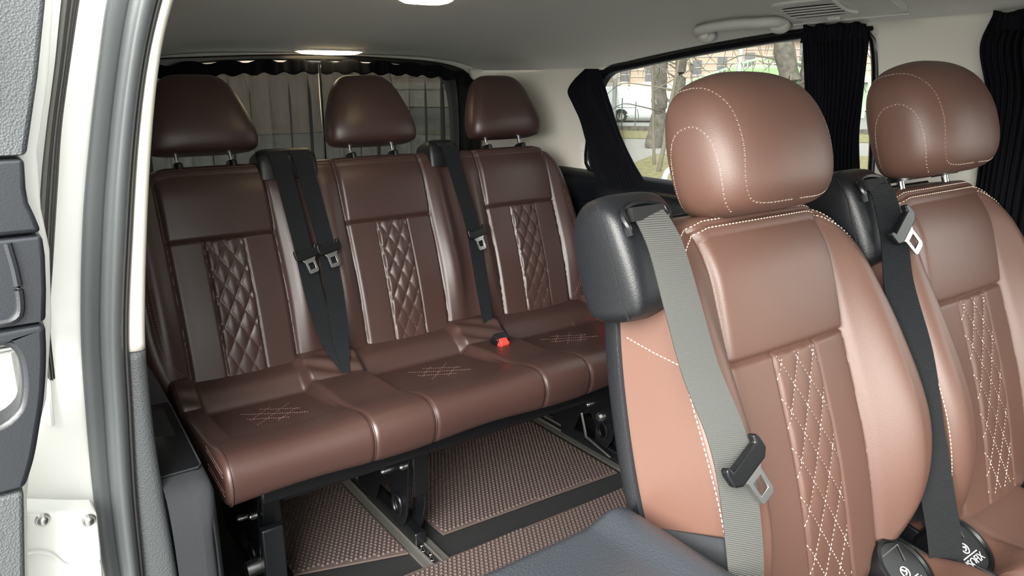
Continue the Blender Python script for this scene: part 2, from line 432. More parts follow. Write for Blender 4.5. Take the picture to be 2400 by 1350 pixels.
# ---------------------------------------------------------------- front row seats
T17 = R(17)
def front_bol(au, v):
    B = cr([(-.08, .012), (-.02, .030), (.06, .052), (.14, .058), (.25, .046), (.34, .028), (.42, .008), (.46, .0)], v)
    return B * sst(au, .112, .178)
def front_h(u, v):
    return back_relief(u, v, .0022, front_bol) - .020 * sst(v, .36, .47) ** 1.5
FW = [(-.06, .105), (-.045, .135), (-.02, .158), (.02, .176), (.08, .188), (.16, .192), (.25, .188), (.32, .180), (.37, .170), (.40, .157), (.415, .145), (.425, .128), (.432, .105)]
def make_front_seat(x0, y0, z0):
    F = Frame(x0, y0, z0, T17)
    root = thing('passenger_seat', 'nearer brown leather passenger seat, grey belt over its left bolster with tongue hanging low', 'seat', (x0, y0, 0), 'brown leather seats of the middle row')
    mb, seam, (nu, nv, n), pos = build_back('backrest', F, FW, -.06, .432, front_h, 220, 210, .028, .085, M['leather'], root, shrink=-.006)
    arc = math.pi / 2 * .028; qs = arc * .9
    for dq in (-.006, .006):
        p, q = seam(16, nv + nu + nv - 16, dq); stitches(mb, p, q, r=.0007)
    # cross seam on the side panel below the belt guide
    hl = F.dirv
    stitches(mb, [pos(int(nv * .63), arc + .006), pos(int(nv * .66), arc + .035), pos(int(nv * .70), arc + .075)], [hl(-1, 0, 0)] * 3, r=.0006)
    lattice_stitch(mb, F, 0, front_h, .00058)
    mb.build('backrest', [M['leather'], M['thread_light']], root, angle=55)
    # dark shell behind
    sh = MB(); loops = []
    for dd, gr in ((-.082, .002), (-.084, .006), (-.100, .007), (-.112, .000), (-.118, -.02)):
        ring = []
        for v in [lerp(-.10, .435, k / 30) for k in range(31)]: ring.append(F(-(cr(FW, max(-.06, v)) + .034 + gr) if v > -.03 else -.19 - gr, v, dd))
        for k in range(1, 12): ring.append(F(lerp(-(cr(FW, .435) + .034), cr(FW, .435) + .034, k / 12), .463 + gr, dd))
        for v in [lerp(.435, -.10, k / 30) for k in range(31)]: ring.append(F((cr(FW, max(-.06, v)) + .034 + gr) if v > -.03 else .19 + gr, v, dd))
        loops.append(ring)
    sh.loft(loops); sh.build('back_shell', M['plastic'], root, angle=50)
    # head restraint
    hb = MB(); S = rows_solid(hb, F, 0, .453, .188, FRONT_HR, -.008)
    st = hb; hb.cur = 1
    for m_ in (1, -1):
        f = (lambda L: L) if m_ == 1 else (lambda L: [(s, math.pi - p) for s, p in L])
        surf_stitch(st, S, f(path2([(.045, 92), (.05, 118), (.09, 133), (.2, 136), (.45, 133), (.68, 136), (.82, 150), (.88, 172), (.90, 195), (.88, 215)])), .0012)
        surf_stitch(st, S, f(path2([(.03, 158), (.12, 158), (.3, 157), (.48, 160), (.58, 168), (.62, 178), (.58, 190), (.45, 200), (.2, 206), (.05, 207)])), .0012)
    hr = hb.build('headrest', [M['leather'], M['thread_light']], root, angle=80)
    for s in (-.075, .075):
        p = MB(); p.cyl(F(s, .40, -.035), F(s, .50, -.035), .006, 14); p.build('headrest_post', M['chrome'], hr)
        p = MB(); p.tube([F(s, .452, -.035), F(s, .460, -.035), F(s, .463, -.035)], [.022, .022, .017], 20, up=(1, 0, 0), flat=.65); p.build('post_collar', M['plastic_smooth'], hr)
    # belt guide on the door-side shoulder
    gb = MB(); rings = []
    prof = [(.350, -.246, -.208, -.075, -.030), (.354, -.254, -.200, -.095, -.012), (.37, -.259, -.192, -.104, -.002), (.41, -.264, -.178, -.108, .000), (.45, -.267, -.166, -.106, -.004), (.475, -.266, -.158, -.100, -.010), (.490, -.260, -.158, -.092, -.022), (.500, -.248, -.166, -.080, -.036), (.503, -.232, -.180, -.070, -.046)]
    for vv in [lerp(.350, .503, 1 - (1 - k / 24) ** 1.5) for k in range(25)]:
        ul, ur, db, df = [cr([(r[0], r[i]) for r in prof], vv) for i in range(1, 5)]
        uc, hw, dc, hd = (ul + ur) / 2, (ur - ul) / 2, (db + df) / 2, (df - db) / 2; ring = []
        for k in range(56):
            a = 2 * math.pi * k / 56; c, q = math.cos(a), math.sin(a); e = 2 / 5.0; dd = hd * math.copysign(abs(q) ** e, q)
            ring.append(F(uc + .006 + hw * math.copysign(abs(c) ** e, c) * (1 if dd > 0 else 1 - .18 * (-dd / hd)), vv, dc + dd))
        rings.append(ring)
    gb.loft(rings); g = gb.build('belt_guide', M['plastic'], root, angle=60)
    # collar of the outlet
    lip = MB(); lip.tube(spline([F(-.247, .450, .000), F(-.250, .466, .000), F(-.246, .480, -.006), F(-.215, .486, -.010), F(-.184, .480, -.006), F(-.180, .468, .000), F(-.184, .455, .000)], 30), .0045, 8); lip.build('outlet_lip', M['plastic_smooth'], g)
    sl = MB(); sl.box((-.026, -.008, -.006), (.026, .008, .010)); sl.v = [tuple(F(-.215 + a, .473 + b, -.006 + c)) for a, b, c in sl.v]; sl.build('outlet_slot', M['dark_void'], g)
    ml = MB(); ml.tube(spline([F(-.256, .353, -.016), F(-.266, .38, -.012), F(-.2695, .42, -.012), F(-.2705, .46, -.014), F(-.264, .49, -.028)], 16), .0009, 6); ml.build('moulding_line', M['dark_void'], g)
    # seat cushion
    cb = MB(); NX, NT = 64, 70
    prof = [(.060, .430), (.055, .452), (.02, .462), (-.05, .452), (-.12, .452), (-.25, .462), (-.36, .474), (-.42, .470), (-.455, .445), (-.46, .40), (-.44, .35), (-.40, .335), (.03, .335)]
    pp = [(p.x, p.y) for p in spline([Vector(a) for a in prof], NT)]
    rings = []
    for i in range(NX + 1):
        x = -.203 + .406 * i / NX; e = min(i, NX - i) / NX * .406; k = math.sqrt(max(0, 1 - (1 - min(1, e / .03)) ** 2)) if e < .03 else 1; k = .86 + .14 * k
        ring = []
        for a, b in pp:
            z = .40 + (b - .40) * k
            if b > .42 and a < 0.03:
                z += .022 * sst(abs(x), .11, .17) * sst(-a, .0, .1) + gro(abs(x) - PA, .004, .005)
                for gx in (-.198, .130): z -= .05 * math.exp(-(((x - gx) / .052) ** 2 + ((a + .035) / .058) ** 2) ** 2)
                z += gro(a + .115, .004, .005) * sst(PA - abs(x), -.005, .005)
            ring.append(Vector((x0 + x, y0 - .02 + a, z)))
        rings.append(ring)
    cb.loft(rings); cb.build('seat_cushion', M['leather'], root, angle=60)
    # child-seat anchor guides in the gap above the cushion
    for s in (-.198, .130):
        q = MB(); c = Vector((x0 + s, y0 - .055, .456)); nrm = Vector((0, -.55, .83)).normalized(); e1 = Vector((1, 0, 0)); e2 = nrm.cross(e1)
        def disc(r, hgt): return [c + e1 * r * math.cos(2*math.pi*k/40) + e2 * r * 1.05 * math.sin(2*math.pi*k/40) + nrm * hgt for k in range(40)]
        q.loft([disc(.046, -.04), disc(.046, .004), disc(.044, .008), disc(.039, .009), disc(.037, .005)])
        ig = q.build('anchor_guide', M['plastic_smooth'], root)
        for tri in ([(-.024, .028), (.020, .030), (.010, .008)],):
            t = MB(); P = [c + e1 * a + e2 * b + nrm * .0062 for a, b in tri]; t.tube([P[0], P[1], P[2]], .0012, 6); t.build('funnel_edge', M['alu'], ig)
        t = MB(); t.box((-.026, -.0145, .005), (.014, -.013, .006)); t.v = [tuple(c + e1*a + e2*b + nrm*h) for a, b, h in t.v]; t.build('printed_line', M['white_print'], ig, smooth=False)
        t = MB(); t.tube([c + e1 * (.0075 * math.cos(a) - .006) + e2 * (.0075 * math.sin(a) - .003) + nrm * .006 for a in [2*math.pi*k/24 for k in range(24)]], .0009, 6, closed=True)
        t.tube([c + e1 * a + e2 * b + nrm * .006 for a, b in ((-.008, .001), (-.005, -.002), (-.002, -.001), (-.004, -.005), (-.008, -.006))], .0011, 6); t.ball(c + e1*-.0085 + e2*.0015 + nrm*.006, .0014, 6)
        t.build('printed_symbol', M['white_print'], ig)
        cu = bpy.data.curves.new('isofix', 'FONT'); cu.body = 'ISOFIX'; cu.size = .0155; cu.extrude = .0003; cu.align_x = 'CENTER'; cu.align_y = 'CENTER'
        tmp = bpy.data.objects.new('tmp', cu); COL.objects.link(tmp)
        me = bpy.data.meshes.new_from_object(tmp.evaluated_get(bpy.context.evaluated_depsgraph_get())); bpy.data.objects.remove(tmp)
        for vv in me.vertices: vv.co = c + e1 * (vv.co.x - .006) + e2 * (vv.co.y - .023) + nrm * (.0062 + vv.co.z)
        me.materials.clear(); me.materials.append(M['white_print']); to = bpy.data.objects.new('printed_text', me); COL.objects.link(to); attach(to, ig)
    for s in (-1, 1):
        sb = MB(); sb.loft([[Vector((x0 + s * (.206 + k), y0 + a, b)) for a, b in ((-.34, .30), (.09, .30), (.10, .42), (.07, .47), (-.02, .452), (-.30, .43))] for k in (0, .007)]); sb.build('cushion_shield', M['plastic'], root, bevel=.002)
    # base frame
    bb = MB(); bb.box((x0 - .19, y0 - .40, .28), (x0 + .19, y0 + .06, .337)); bb.build('seat_frame', M['blackmetal'], root, bevel=.008)
    for s in (-.16, .16):
        b2 = MB()
        for yy in (-.30, .02): b2.loft([[Vector((x0 + s + a, y0 + yy + b * (1 + .5 * (1 - z / .29)), z)) for a, b in ((-.018, -.035), (.018, -.035), (.018, .035), (-.018, .035))] for z in (.0, .02, .15, .285)])
        b2.box((x0 + s - .02, y0 - .36, 0), (x0 + s + .02, y0 + .09, .02)); b2.build('seat_leg', M['blackmetal'], root, bevel=.004)
    vb = MB(); vb.grid(lambda a, b: F(-(max(cr(FW, max(-.06, lerp(-.14, .085 + .012 * a, b))), .150) + .034), lerp(-.14, .085 + .012 * a, b), lerp(-.098, cr([(-.14, .03), (-.05, .02), (.02, .03), (.085, .045)], lerp(-.14, .085, b)), a) - .004 * math.sin(7 * b)), 16, 14)
    vb.build('side_valance', M['carpet_trim'], root, solid=.005)
    return root, F

near, NF = make_front_seat(.845, .463, .519)
far = copy_tree(near); far.location = (1.298, .440, 0); ROOTLOC[far.name] = (1.298, .440, 0)
tag(far, 'brown leather passenger seat at the right edge, its belt tongue high up by the shoulder')
FF = Frame(1.298, .440, .519, T17)
for ch in far.children:
    if ch.name.startswith('headrest'): ch.location = FF.dirv(0, .020, 0)

def front_belt(F, root, pts, sides, widths, tong, al, m, hook):
    mb = MB(); P = spline([F(*p) for p in pts], 60); k = len(sides)
    sd_ = [F.dirv(*[cr([(i / (k - 1), s[c]) for i, s in enumerate(sides)], t / 60) for c in range(3)]) for t in range(61)]
    wd = [cr([(i / (len(widths) - 1), x) for i, x in enumerate(widths)], t / 60) for t in range(61)]
    ribbon(mb, P, wd, sd_); b = mb.build('seat_belt', M[m], root, angle=60)
    tongue_parts(b, F(*tong[0]), F.dirv(*al), F.dirv(*tong[1]), F.dirv(0, .2, 1), metal=hook)
    return b
front_belt(NF, near, [(-.213, .476, -.004), (-.215, .462, .008), (-.219, .43, .024), (-.225, .36, .040), (-.227, .29, .052), (-.224, .22, .070), (-.224, .17, .074), (-.224, .10, .070), (-.222, .03, .060), (-.222, -.06, .045), (-.220, -.13, .03)],
           [(1, 0, .2), (.92, .05, .35), (.90, .03, .4), (.90, .03, .4), (.9, .1, .35), (.97, 0, -.05), (1, 0, -.2)], [.044] * 7, ((-.223, .190, .083), (.83, .52, .05)), (.42, -.80, .05), 'belt', 'steel')
front_belt(FF, far, [(-.215, .476, -.004), (-.215, .462, .008), (-.214, .43, .012), (-.215, .385, .015), (-.221, .32, .015), (-.228, .22, .028), (-.234, .12, .030), (-.242, .02, .034), (-.246, -.04, .036), (-.248, -.14, .030)],
           [(1, 0, .2), (.9, .1, .4), (.75, .1, .65), (.5, 0, .85), (.5, 0, .85), (.6, 0, .8), (.6, 0, .8)], [.044] * 7, ((-.212, .405, .022), (.86, .45, .1)), (.62, -.72, .05), 'belt_dark', 'steel')

# ---------------------------------------------------------------- rear bench
BX = (.462, .898, 1.335); BM = .8985
BF = Frame(BM, 1.72, .5, T17)
def bench_bol(au, v):
    return cr([(-.08, .004), (.0, .012), (.12, .020), (.3, .014), (.43, .004)], v) * math.exp(-((au - .163) / .030) ** 2)
def bench_h(u, v):
    x = BM + u; c = min(BX, key=lambda q: abs(q - x))
    h = back_relief(x - c, v, .0060, bench_bol)
    return h - .016 * sst(v, .36, .46) ** 1.5
BW = [(-.06, .575), (-.045, .600), (-.02, .612), (.06, .626), (.15, .626), (.25, .618), (.33, .603), (.375, .590), (.40, .575), (.415, .555), (.422, .53)]
bench = thing('rear_bench', 'three-seat brown leather bench across the back of the van below the dark rear curtains', 'bench seat', (BM, 1.6, 0))
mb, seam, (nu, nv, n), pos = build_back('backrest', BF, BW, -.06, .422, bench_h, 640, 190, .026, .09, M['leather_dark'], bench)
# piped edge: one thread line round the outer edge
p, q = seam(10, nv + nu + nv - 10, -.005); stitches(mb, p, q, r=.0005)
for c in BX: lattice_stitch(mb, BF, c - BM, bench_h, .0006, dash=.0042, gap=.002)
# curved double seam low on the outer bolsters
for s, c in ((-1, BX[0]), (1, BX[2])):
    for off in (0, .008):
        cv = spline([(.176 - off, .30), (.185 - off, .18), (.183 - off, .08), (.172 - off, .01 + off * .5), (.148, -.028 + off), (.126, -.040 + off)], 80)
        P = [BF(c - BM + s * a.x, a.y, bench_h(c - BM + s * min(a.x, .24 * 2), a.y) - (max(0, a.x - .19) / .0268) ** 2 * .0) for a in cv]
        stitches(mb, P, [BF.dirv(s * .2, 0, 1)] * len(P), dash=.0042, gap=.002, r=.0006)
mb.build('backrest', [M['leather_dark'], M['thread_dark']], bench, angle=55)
for c in BX:
    hb = MB(); S = rows_solid(hb, BF, c - BM, .476, .190, REAR_HR, -.012, n=3.0)
    st = hb; hb.cur = 1
    for m_ in (1, -1):
        f = (lambda L: L) if m_ == 1 else (lambda L: [(s, math.pi - p) for s, p in L])
        surf_stitch(st, S, f(path2([(.02, 138), (.2, 139), (.5, 139), (.8, 140), (.93, 150), (.97, 175)])), .0005)
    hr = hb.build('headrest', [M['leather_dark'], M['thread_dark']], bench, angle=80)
    for s in (-.062, .062):
        p = MB(); p.cyl(BF(c - BM + s, .40, -.03), BF(c - BM + s, .50, -.03), .0055, 14); p.build('headrest_post', M['chrome'], hr)
        p = MB(); p.tube([BF(c - BM + s, .44, -.03), BF(c - BM + s, .455, -.03), BF(c - BM + s, .458, -.03)], [.024, .024, .02], 20, up=(1, 0, 0), flat=.5); p.build('post_collar', M['plastic_smooth'], hr)
# belt guides on the top edge
def bench_guide(u0, u1, slots):
    g = MB(); rings = []
    for v, k, db, df in [(.40, 0, -.075, .006), (.43, 0, -.08, .012), (.455, 0, -.08, .012), (.468, .004, -.078, .006), (.476, .012, -.07, -.004), (.480, .022, -.06, -.016)]:
        a, b = u0 + k, u1 - k; ring = []
        for q in range(40):
            t = 2 * math.pi * q / 40; cc, ss = math.cos(t), math.sin(t); e = 2 / 6
            ring.append(BF((a + b) / 2 + (b - a) / 2 * math.copysign(abs(cc) ** e, cc), v, (db + df) / 2 + (df - db) / 2 * math.copysign(abs(ss) ** e, ss)))
        rings.append(ring)
    g.loft(rings); o = g.build('belt_guide', M['plastic'], bench, angle=60)
    for s in slots:
        b = MB(); b.tube([BF(s - .026, .462, .009), BF(s, .458, .010), BF(s + .026, .462, .009)], .0065, 10); b.build('outlet_slot', M['dark_void'], o)
bench_guide(.112 + BX[0] - BM, .266 + BX[0] - BM, (.163 + BX[0] - BM, .218 + BX[0] - BM))
bench_guide(.590 + BX[0] - BM, .690 + BX[0] - BM, (.645 + BX[0] - BM,))
def bench_belt(pts, widths, tong, al, metal):
    k0 = BX[0] - BM
    mb = MB(); P = spline([BF(p[0] + k0, p[1], p[2]) for p in pts], 60)
    wd = [cr([(i / (len(widths) - 1), x) for i, x in enumerate(widths)], t / 60) for t in range(61)]
    ribbon(mb, P, wd, BF.dirv(1, .03, 0)); b = mb.build('seat_belt', M['belt_dark'], bench, angle=60)
    tongue_parts(b, BF(tong[0] + k0, tong[1], tong[2]), BF.dirv(*al), BF.dirv(1, .12, 0), BF.dirv(0, 0, 1), plate_len=.050, metal=metal, sc=1.0)
bench_belt([(.163, .462, .012), (.164, .44, .022), (.169, .34, .030), (.176, .22, .036), (.180, .12, .040), (.186, .04, .046), (.194, -.03, .060), (.204, -.098, .092)], [.044, .044, .044, .044, .046, .046, .040, .014], (.178, .205, .042), (.25, -1, 0), 'steel')
bench_belt([(.218, .462, .012), (.220, .44, .022), (.226, .34, .031), (.234, .22, .038), (.232, .12, .044), (.226, .04, .050), (.217, -.03, .064), (.207, -.100, .094)], [.044, .044, .044, .044, .046, .046, .040, .014], (.236, .212, .044), (.2, -1, 0), 'steel')
bench_belt([(.645, .462, .012), (.647, .44, .022), (.657, .34, .032), (.668, .22, .040), (.668, .12, .040), (.664, .03, .042), (.658, -.04, .05), (.655, -.085, .058)], [.044, .044, .044, .044, .044, .042, .036, .030], (.672, .198, .046), (.22, -1, 0), 'chrome')
# cushion
CX = [(.33, .577), (.718, 1.013), (1.152, 1.40)]
CP = [(p.x, p.y) for p in spline([Vector(a) for a in [(1.75, .43), (1.728, .456), (1.708, .459), (1.690, .454), (1.650, .437), (1.622, .419), (1.612, .412), (1.600, .410), (1.56, .414), (1.50, .424), (1.42, .440), (1.34, .459), (1.295, .462), (1.268, .450), (1.257, .425), (1.261, .395), (1.272, .374), (1.30, .362), (1.36, .358), (1.74, .36)]], 130)]
seams_x = [.577, .718, 1.013, 1.152]
def cush(x, i):
    a, b = CP[i]
    top = b > .40 and a < 1.74 or a < 1.27
    zone = 0
    for c in (.648, 1.083, .29, 1.545):
        wz = .070 if c in (.648, 1.083) else .045
        zone = max(zone, 1 - sst(abs(x - c), wz * .86, wz * 1.22))
    off = 0
    if b > .40 and a > 1.27:
        off += zone * .024 * sst(a, 1.36, 1.56) * sst(1.735 - a, 0, .06)
        off += zone * .003 * math.sin(a * 160 + x * 60) * sst(a, 1.57, 1.64) * sst(1.72 - a, 0, .03) * (1 if c else 0)
        off += .006 * (1 - zone) * math.exp(-((a - 1.66) / .025) ** 2)
        for x0, x1 in CX:
            if x0 < x < x1:
                off += gro(a - 1.612, .005, .006) + gro(a - 1.395, .004, .0025)
    for sx in seams_x:
        if a < 1.60 and b > .358: off += gro(x - sx, .0035, .0045) * sst(1.45 - a, -.08, .02)
    if b > .36 and a < 1.50: off += .0035 * math.cos((x - .648) / .4345 * 2 * math.pi) * sst(1.45 - a, 0, .1)
    return a, b, off
CN = []
for i in range(len(CP)):
    a = CP[max(0, i - 1)]; b = CP[min(len(CP) - 1, i + 1)]; t = Vector((b[0] - a[0], b[1] - a[1])).normalized(); CN.append(Vector((t.y, -t.x)))
def cpt(x, i):
    a, b, off = cush(x, i); ex = min(x - .286, 1.552 - x); inset = 0
    if ex < .014: q = ex / .014; inset = .014 * (1 - math.sqrt(max(0, 1 - (1 - q) ** 2)))
    nn = CN[i]; s = (off - inset)
    return Vector((x, a + nn.x * s, b + nn.y * s))
xs = [.286 + .014 * (1 - math.cos(math.pi / 2 * k / 7)) for k in range(7)] + [lerp(.300, 1.538, k / 330) for k in range(331)] + [1.552 - .014 * (1 - math.cos(math.pi / 2 * k / 7)) for k in range(6, -1, -1)]
cb = MB(); cb.loft([[cpt(x, i) for i in range(len(CP))] for x in xs]); cb.cur = 1
# stitched patches and welts on the cushion
def itop(y): return min(range(len(CP)), key=lambda i: abs(CP[i][0] - y) + (1 if CP[i][1] < .40 else 0))
st = cb
for c in (.455, .868, 1.285):
    for sgn in (1, -1):
        for k in range(-1, 2):
            pts = []
            for q in range(25):
                uu = -.055 + .11 * q / 24; yy = 1.50 + .05 * k + sgn * uu * 1.1
                if 1.43 < yy < 1.57: i = itop(yy); pts.append(cpt(c + uu, i) + Vector((0, 0, .001)))
            if len(pts) > 3: stitches(st, spline(pts, 30), [(0, 0, 1)] * 31, .0042, .002, .0005)
for dz in (.0, .009, .038, .047):
    pts = [Vector((.2855, 1.278 + q * .012, .440 - dz - .002 + .0012 * q)) for q in range(10)]
    stitches(st, pts, [(-1, 0, 0)] * 10, .0046, .0018, .0007)
wm = cb; cb.cur = 0
for sx in seams_x:
    wm.tube([cpt(sx, i) + Vector((0, CN[i].x * .0018, CN[i].y * .0018)) for i in range(len(CP)) if CP[i][0] < 1.33 and CP[i][1] > .366], .0013, 6, up=(1, 0, 0))
wm.tube([cpt(.296, i) + Vector((-.001, CN[i].x * .001, CN[i].y * .001)) for i in range(8, len(CP)) if CP[i][1] > .364], .0016, 6, up=(1, 0, 0))
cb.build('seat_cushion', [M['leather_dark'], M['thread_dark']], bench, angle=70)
# red buckle buttons sunk beside the cushions
for x, y, z in ((1.078, 1.525, .446), (1.512, 1.62, .452)):
    b = MB(); b.box((-.013, -.011, -.01), (.013, .011, .012), Matrix.Rotation(R(35), 3, 'X'), (x, y, z)); b.build('buckle_button', M['red'], bench, bevel=.003)
    b = MB(); b.box((-.018, .004, -.022), (.022, .030, .010), Matrix.Rotation(R(35), 3, 'X'), (x, y, z)); b.build('buckle_housing', M['plastic_smooth'], bench, bevel=.003)
# undercarriage
f = MB(); f.box((.36, 1.32, .322), (1.50, 1.70, .360)); f.build('bench_frame', M['blackmetal'], bench, bevel=.006)
f = MB(); f.cyl((.42, 1.38, .30), (1.47, 1.38, .30), .014, 16); f.build('cross_tube', M['blackmetal'], bench)
def bench_leg(x, hook):
    DY = .07
    plate = [(1.36, .325), (1.44, .325), (1.60, .32), (1.66, .25), (1.70, .13), (1.68, .04), (1.58, .035), (1.55, .10), (1.50, .13), (1.475, .10), (1.475, .03), (1.43, .03), (1.40, .08), (1.385, .17), (1.375, .24)]
    plate = [(a + DY, b) for a, b in plate]
    ring = [(1.440 + DY + .017 * math.cos(a), .095 + .022 * math.sin(a)) for a in [2 * math.pi * k / 24 for k in range(24)]]
    o = outline_solid('bench_leg', [plate, ring], lambda a, b: Vector((x - .024, a, b)), (1, 0, 0), .008, M['blackmetal'], bench, .002)
    p2 = [(1.365, .325), (1.43, .325), (1.425, .2), (1.43, .12), (1.445, .04), (1.40, .035), (1.375, .10), (1.362, .2)]
    p2 = [(a + DY, b) for a, b in p2]
    outline_solid('leg_plate', [p2], lambda a, b: Vector((x + .014, a, b)), (1, 0, 0), .008, M['blackmetal'], o, .002)
    q = MB(); q.box((x - .020, 1.358 + DY, .15), (x + .020, 1.366 + DY, .322)); q.build('leg_web', M['blackmetal'], o, bevel=.003)
    q = MB(); q.tube([Vector((x - .027, 1.440 + DY + .021 * math.cos(a), .095 + .027 * math.sin(a))) for a in [2 * math.pi * k / 28 for k in range(28)]], .005, 8, closed=True, up=(1, 0, 0)); q.build('leg_eye_rim', M['blackmetal'], o)
    for yy, zz in ((1.385 + DY, .29), (1.395 + DY, .22), (1.50 + DY, .16)):
        q = MB(); q.cyl((x - .034, yy, zz), (x - .022, yy, zz), .008, 12); q.ball((x - .034, yy, zz), .006, 8); q.build('leg_bolt', M['steel'], o)
    q = MB(); q.box((x - .016, 1.44, .0), (x + .016, 1.72, .04)); q.build('rail_foot', M['blackmetal'], o, bevel=.004)
    return o
lg = [bench_leg(x, 0) for x in (.408, .768, 1.462)]
q = MB(); q.box((.374, 1.392, .05), (.420, 1.412, .222)); q.box((.380, 1.400, .02), (.388, 1.43, .15)); q.box((.408, 1.400, .02), (.416, 1.43, .15)); q.build('release_lever', M['plastic'], lg[0], bevel=.006, seg=3)
q = MB(); q.cyl((.352, 1.46, .10), (.386, 1.46, .10), .018, 20); q.build('pivot_cap', M['steel'], lg[0])
q = MB(); q.tube([(1.43, 1.60, .12), (1.415, 1.56, .06), (1.425, 1.46, .03)], .004, 8); q.build('release_wire', M['steel'], lg[2])
q = MB(); q.cyl((1.432, 1.52, .135), (1.442, 1.52, .135), .016, 20); q.cyl((1.425, 1.52, .135), (1.434, 1.52, .135), .009, 6); q.build('pivot_cap', M['steel'], lg[2])

# ---------------------------------------------------------------- floor, rails, mats
q = MB(); q.box((.10, -1.4, -.04), (1.66, 2.22, -.004)); struct(q.build('floor', M['carpet'], smooth=False))
def rail(x, y0, y1, label):
    r = thing('floor_rail', label, 'seat rail', (x, (y0 + y1) / 2, 0), 'seat rails let into the floor')
    b = MB(); b.box((x - .034, y0, -.003), (x - .012, y1, .004)); b.box((x + .012, y0, -.003), (x + .034, y1, .004)); b.box((x - .015, y0, .004), (x - .010, y1, .008)); b.box((x + .010, y0, .004), (x + .015, y1, .008)); b.build('rail_lip', M['alu'], r, smooth=False, bevel=.001)
    b = MB(); b.box((x - .013, y0, -.0035), (x + .013, y1, -.001)); b.build('rail_channel', M['dark_void'], r, smooth=False)
    for k in range(7):
        yy = y0 + .035 + k * .022
        b = MB(); b.ball((x + (.004 if k % 2 else -.004), yy, .002), .006, 8, (1, 1.5, .6)); b.build('rail_catch', M['chrome'], r)
rail(.765, 1.345, 2.18, 'aluminium seat rail under the middle leg of the rear bench')
rail(1.462, 1.345, 2.18, 'aluminium seat rail under the far right leg of the rear bench')
def floor_mat(quad, label, z=0.0):
    q = [Vector((a, b, 0)) for a, b in quad]; c = sum(q, Vector()) / 4
    t = thing('floor_mat', label, 'floor mat', (c.x, c.y, 0), 'brown rubber floor mats')
    b = MB(); b.loft([[p + Vector((0, 0, z + h)) for p in q] for h in (.0005, .005)]); b.build('mat_base', M['mat_edge'], t, smooth=False)
    d = MB(); st = .0125; xs_ = [p.x for p in q]; ys_ = [p.y for p in q]; row = 0; y = min(ys_)
    def ins(px, py):
        for i in range(4):
            a, e = q[i], q[(i + 1) % 4]
            if (e.x - a.x) * (py - a.y) - (e.y - a.y) * (px - a.x) < .003: return False
        return True
    while y < max(ys_):
        x = min(xs_) + (st / 2 if row % 2 else 0)
        while x < max(xs_):
            if ins(x, y):
                r0, r1, h = st * .50, st * .22, .0045; vs = []
                for k in range(6): a = math.pi / 3 * k + math.pi / 6; vs.append((x + r0 * math.cos(a), y + r0 * math.sin(a), z + .0048))
                for k in range(6): a = math.pi / 3 * k + math.pi / 6; vs.append((x + r1 * math.cos(a), y + r1 * math.sin(a), z + .0048 + h))
                d.add(vs, [(k, (k + 1) % 6, 6 + (k + 1) % 6, 6 + k) for k in range(6)] + [(6, 7, 8, 9, 10, 11)])
            x += st
        y += st * .866; row += 1
    d.build('mat_studs', M['mat'], t, smooth=False)
floor_mat([(.470, 1.515), (.727, 1.432), (.727, 2.05), (.470, 2.05)], 'brown studded mat under the door-side end of the rear bench, left of the middle leg')
floor_mat([(.836, 1.449), (1.412, 1.416), (1.418, 2.05), (.80, 2.05)], 'large brown studded mat under the rear bench, right of the middle leg')
floor_mat([(.52, .75), (1.56, .72), (1.56, 1.335), (.52, 1.365)], 'long brown studded mat on the aisle floor in front of the rear bench', .0)

# ---------------------------------------------------------------- van shell
def z_edge(y): return cr([(-1.4, 1.238), (.6, 1.236), (.9, 1.231), (1.03, 1.226), (1.3, 1.203), (1.55, 1.172), (1.72, 1.152), (1.95, 1.150), (2.25, 1.150)], y)
def z_mid(y): return cr([(-1.4, 1.30), (1.2, 1.30), (1.6, 1.285), (1.9, 1.245), (2.1, 1.212), (2.24, 1.192)], y)
def lean(z): return .20 * max(0, z - .80) ** 1.35 if z > .80 else 0
CY0, CR_ = 1.86, .36
def wall_pt(s, z):
    """inner skin of the far side wall: straight, then round the rear corner"""
    if s <= CY0: return Vector((1.632 - lean(z), s, z))
    a = min(1, (s - CY0) / .40) * math.pi / 2
    return Vector((1.632 - lean(z) - .175 * (1 - math.cos(a)) * (1 - .4 * max(0, z - .8)), CY0 + (CR_) * math.sin(a), z))
# ceiling
def ceil_pt(u, v):
    y = lerp(-1.4, 2.25, v); xr = wall_pt(min(y, 2.2), z_edge(y)).x + .002; xl = cr([(-1.4, .31), (1.22, .29), (1.255, .285), (1.275, .255), (1.6, .245), (2.25, .36)], y)
    t = 2 * u - 1; x = lerp(xl, xr, u); zl = cr([(-1.4, 1.25), (1.4, 1.25), (1.7, 1.20), (2.0, 1.158), (2.25, 1.15)], y); ze = lerp(zl, z_edge(y), sst(u, .25, .75)); zm = z_mid(y); zz = ze + (zm - ze) * (1 - abs(t) ** 4.2) ** .75
    return Vector((x, y, zz))
q = MB(); q.grid(ceil_pt, 60, 90); o = q.build('ceiling', M['headliner']); struct(o)
q = MB(); q.box((.30, -1.5, 1.315), (1.62, 2.3, 1.34)); o = q.build('trim_1', M['beige'], smooth=False); struct(o)     # roof skin

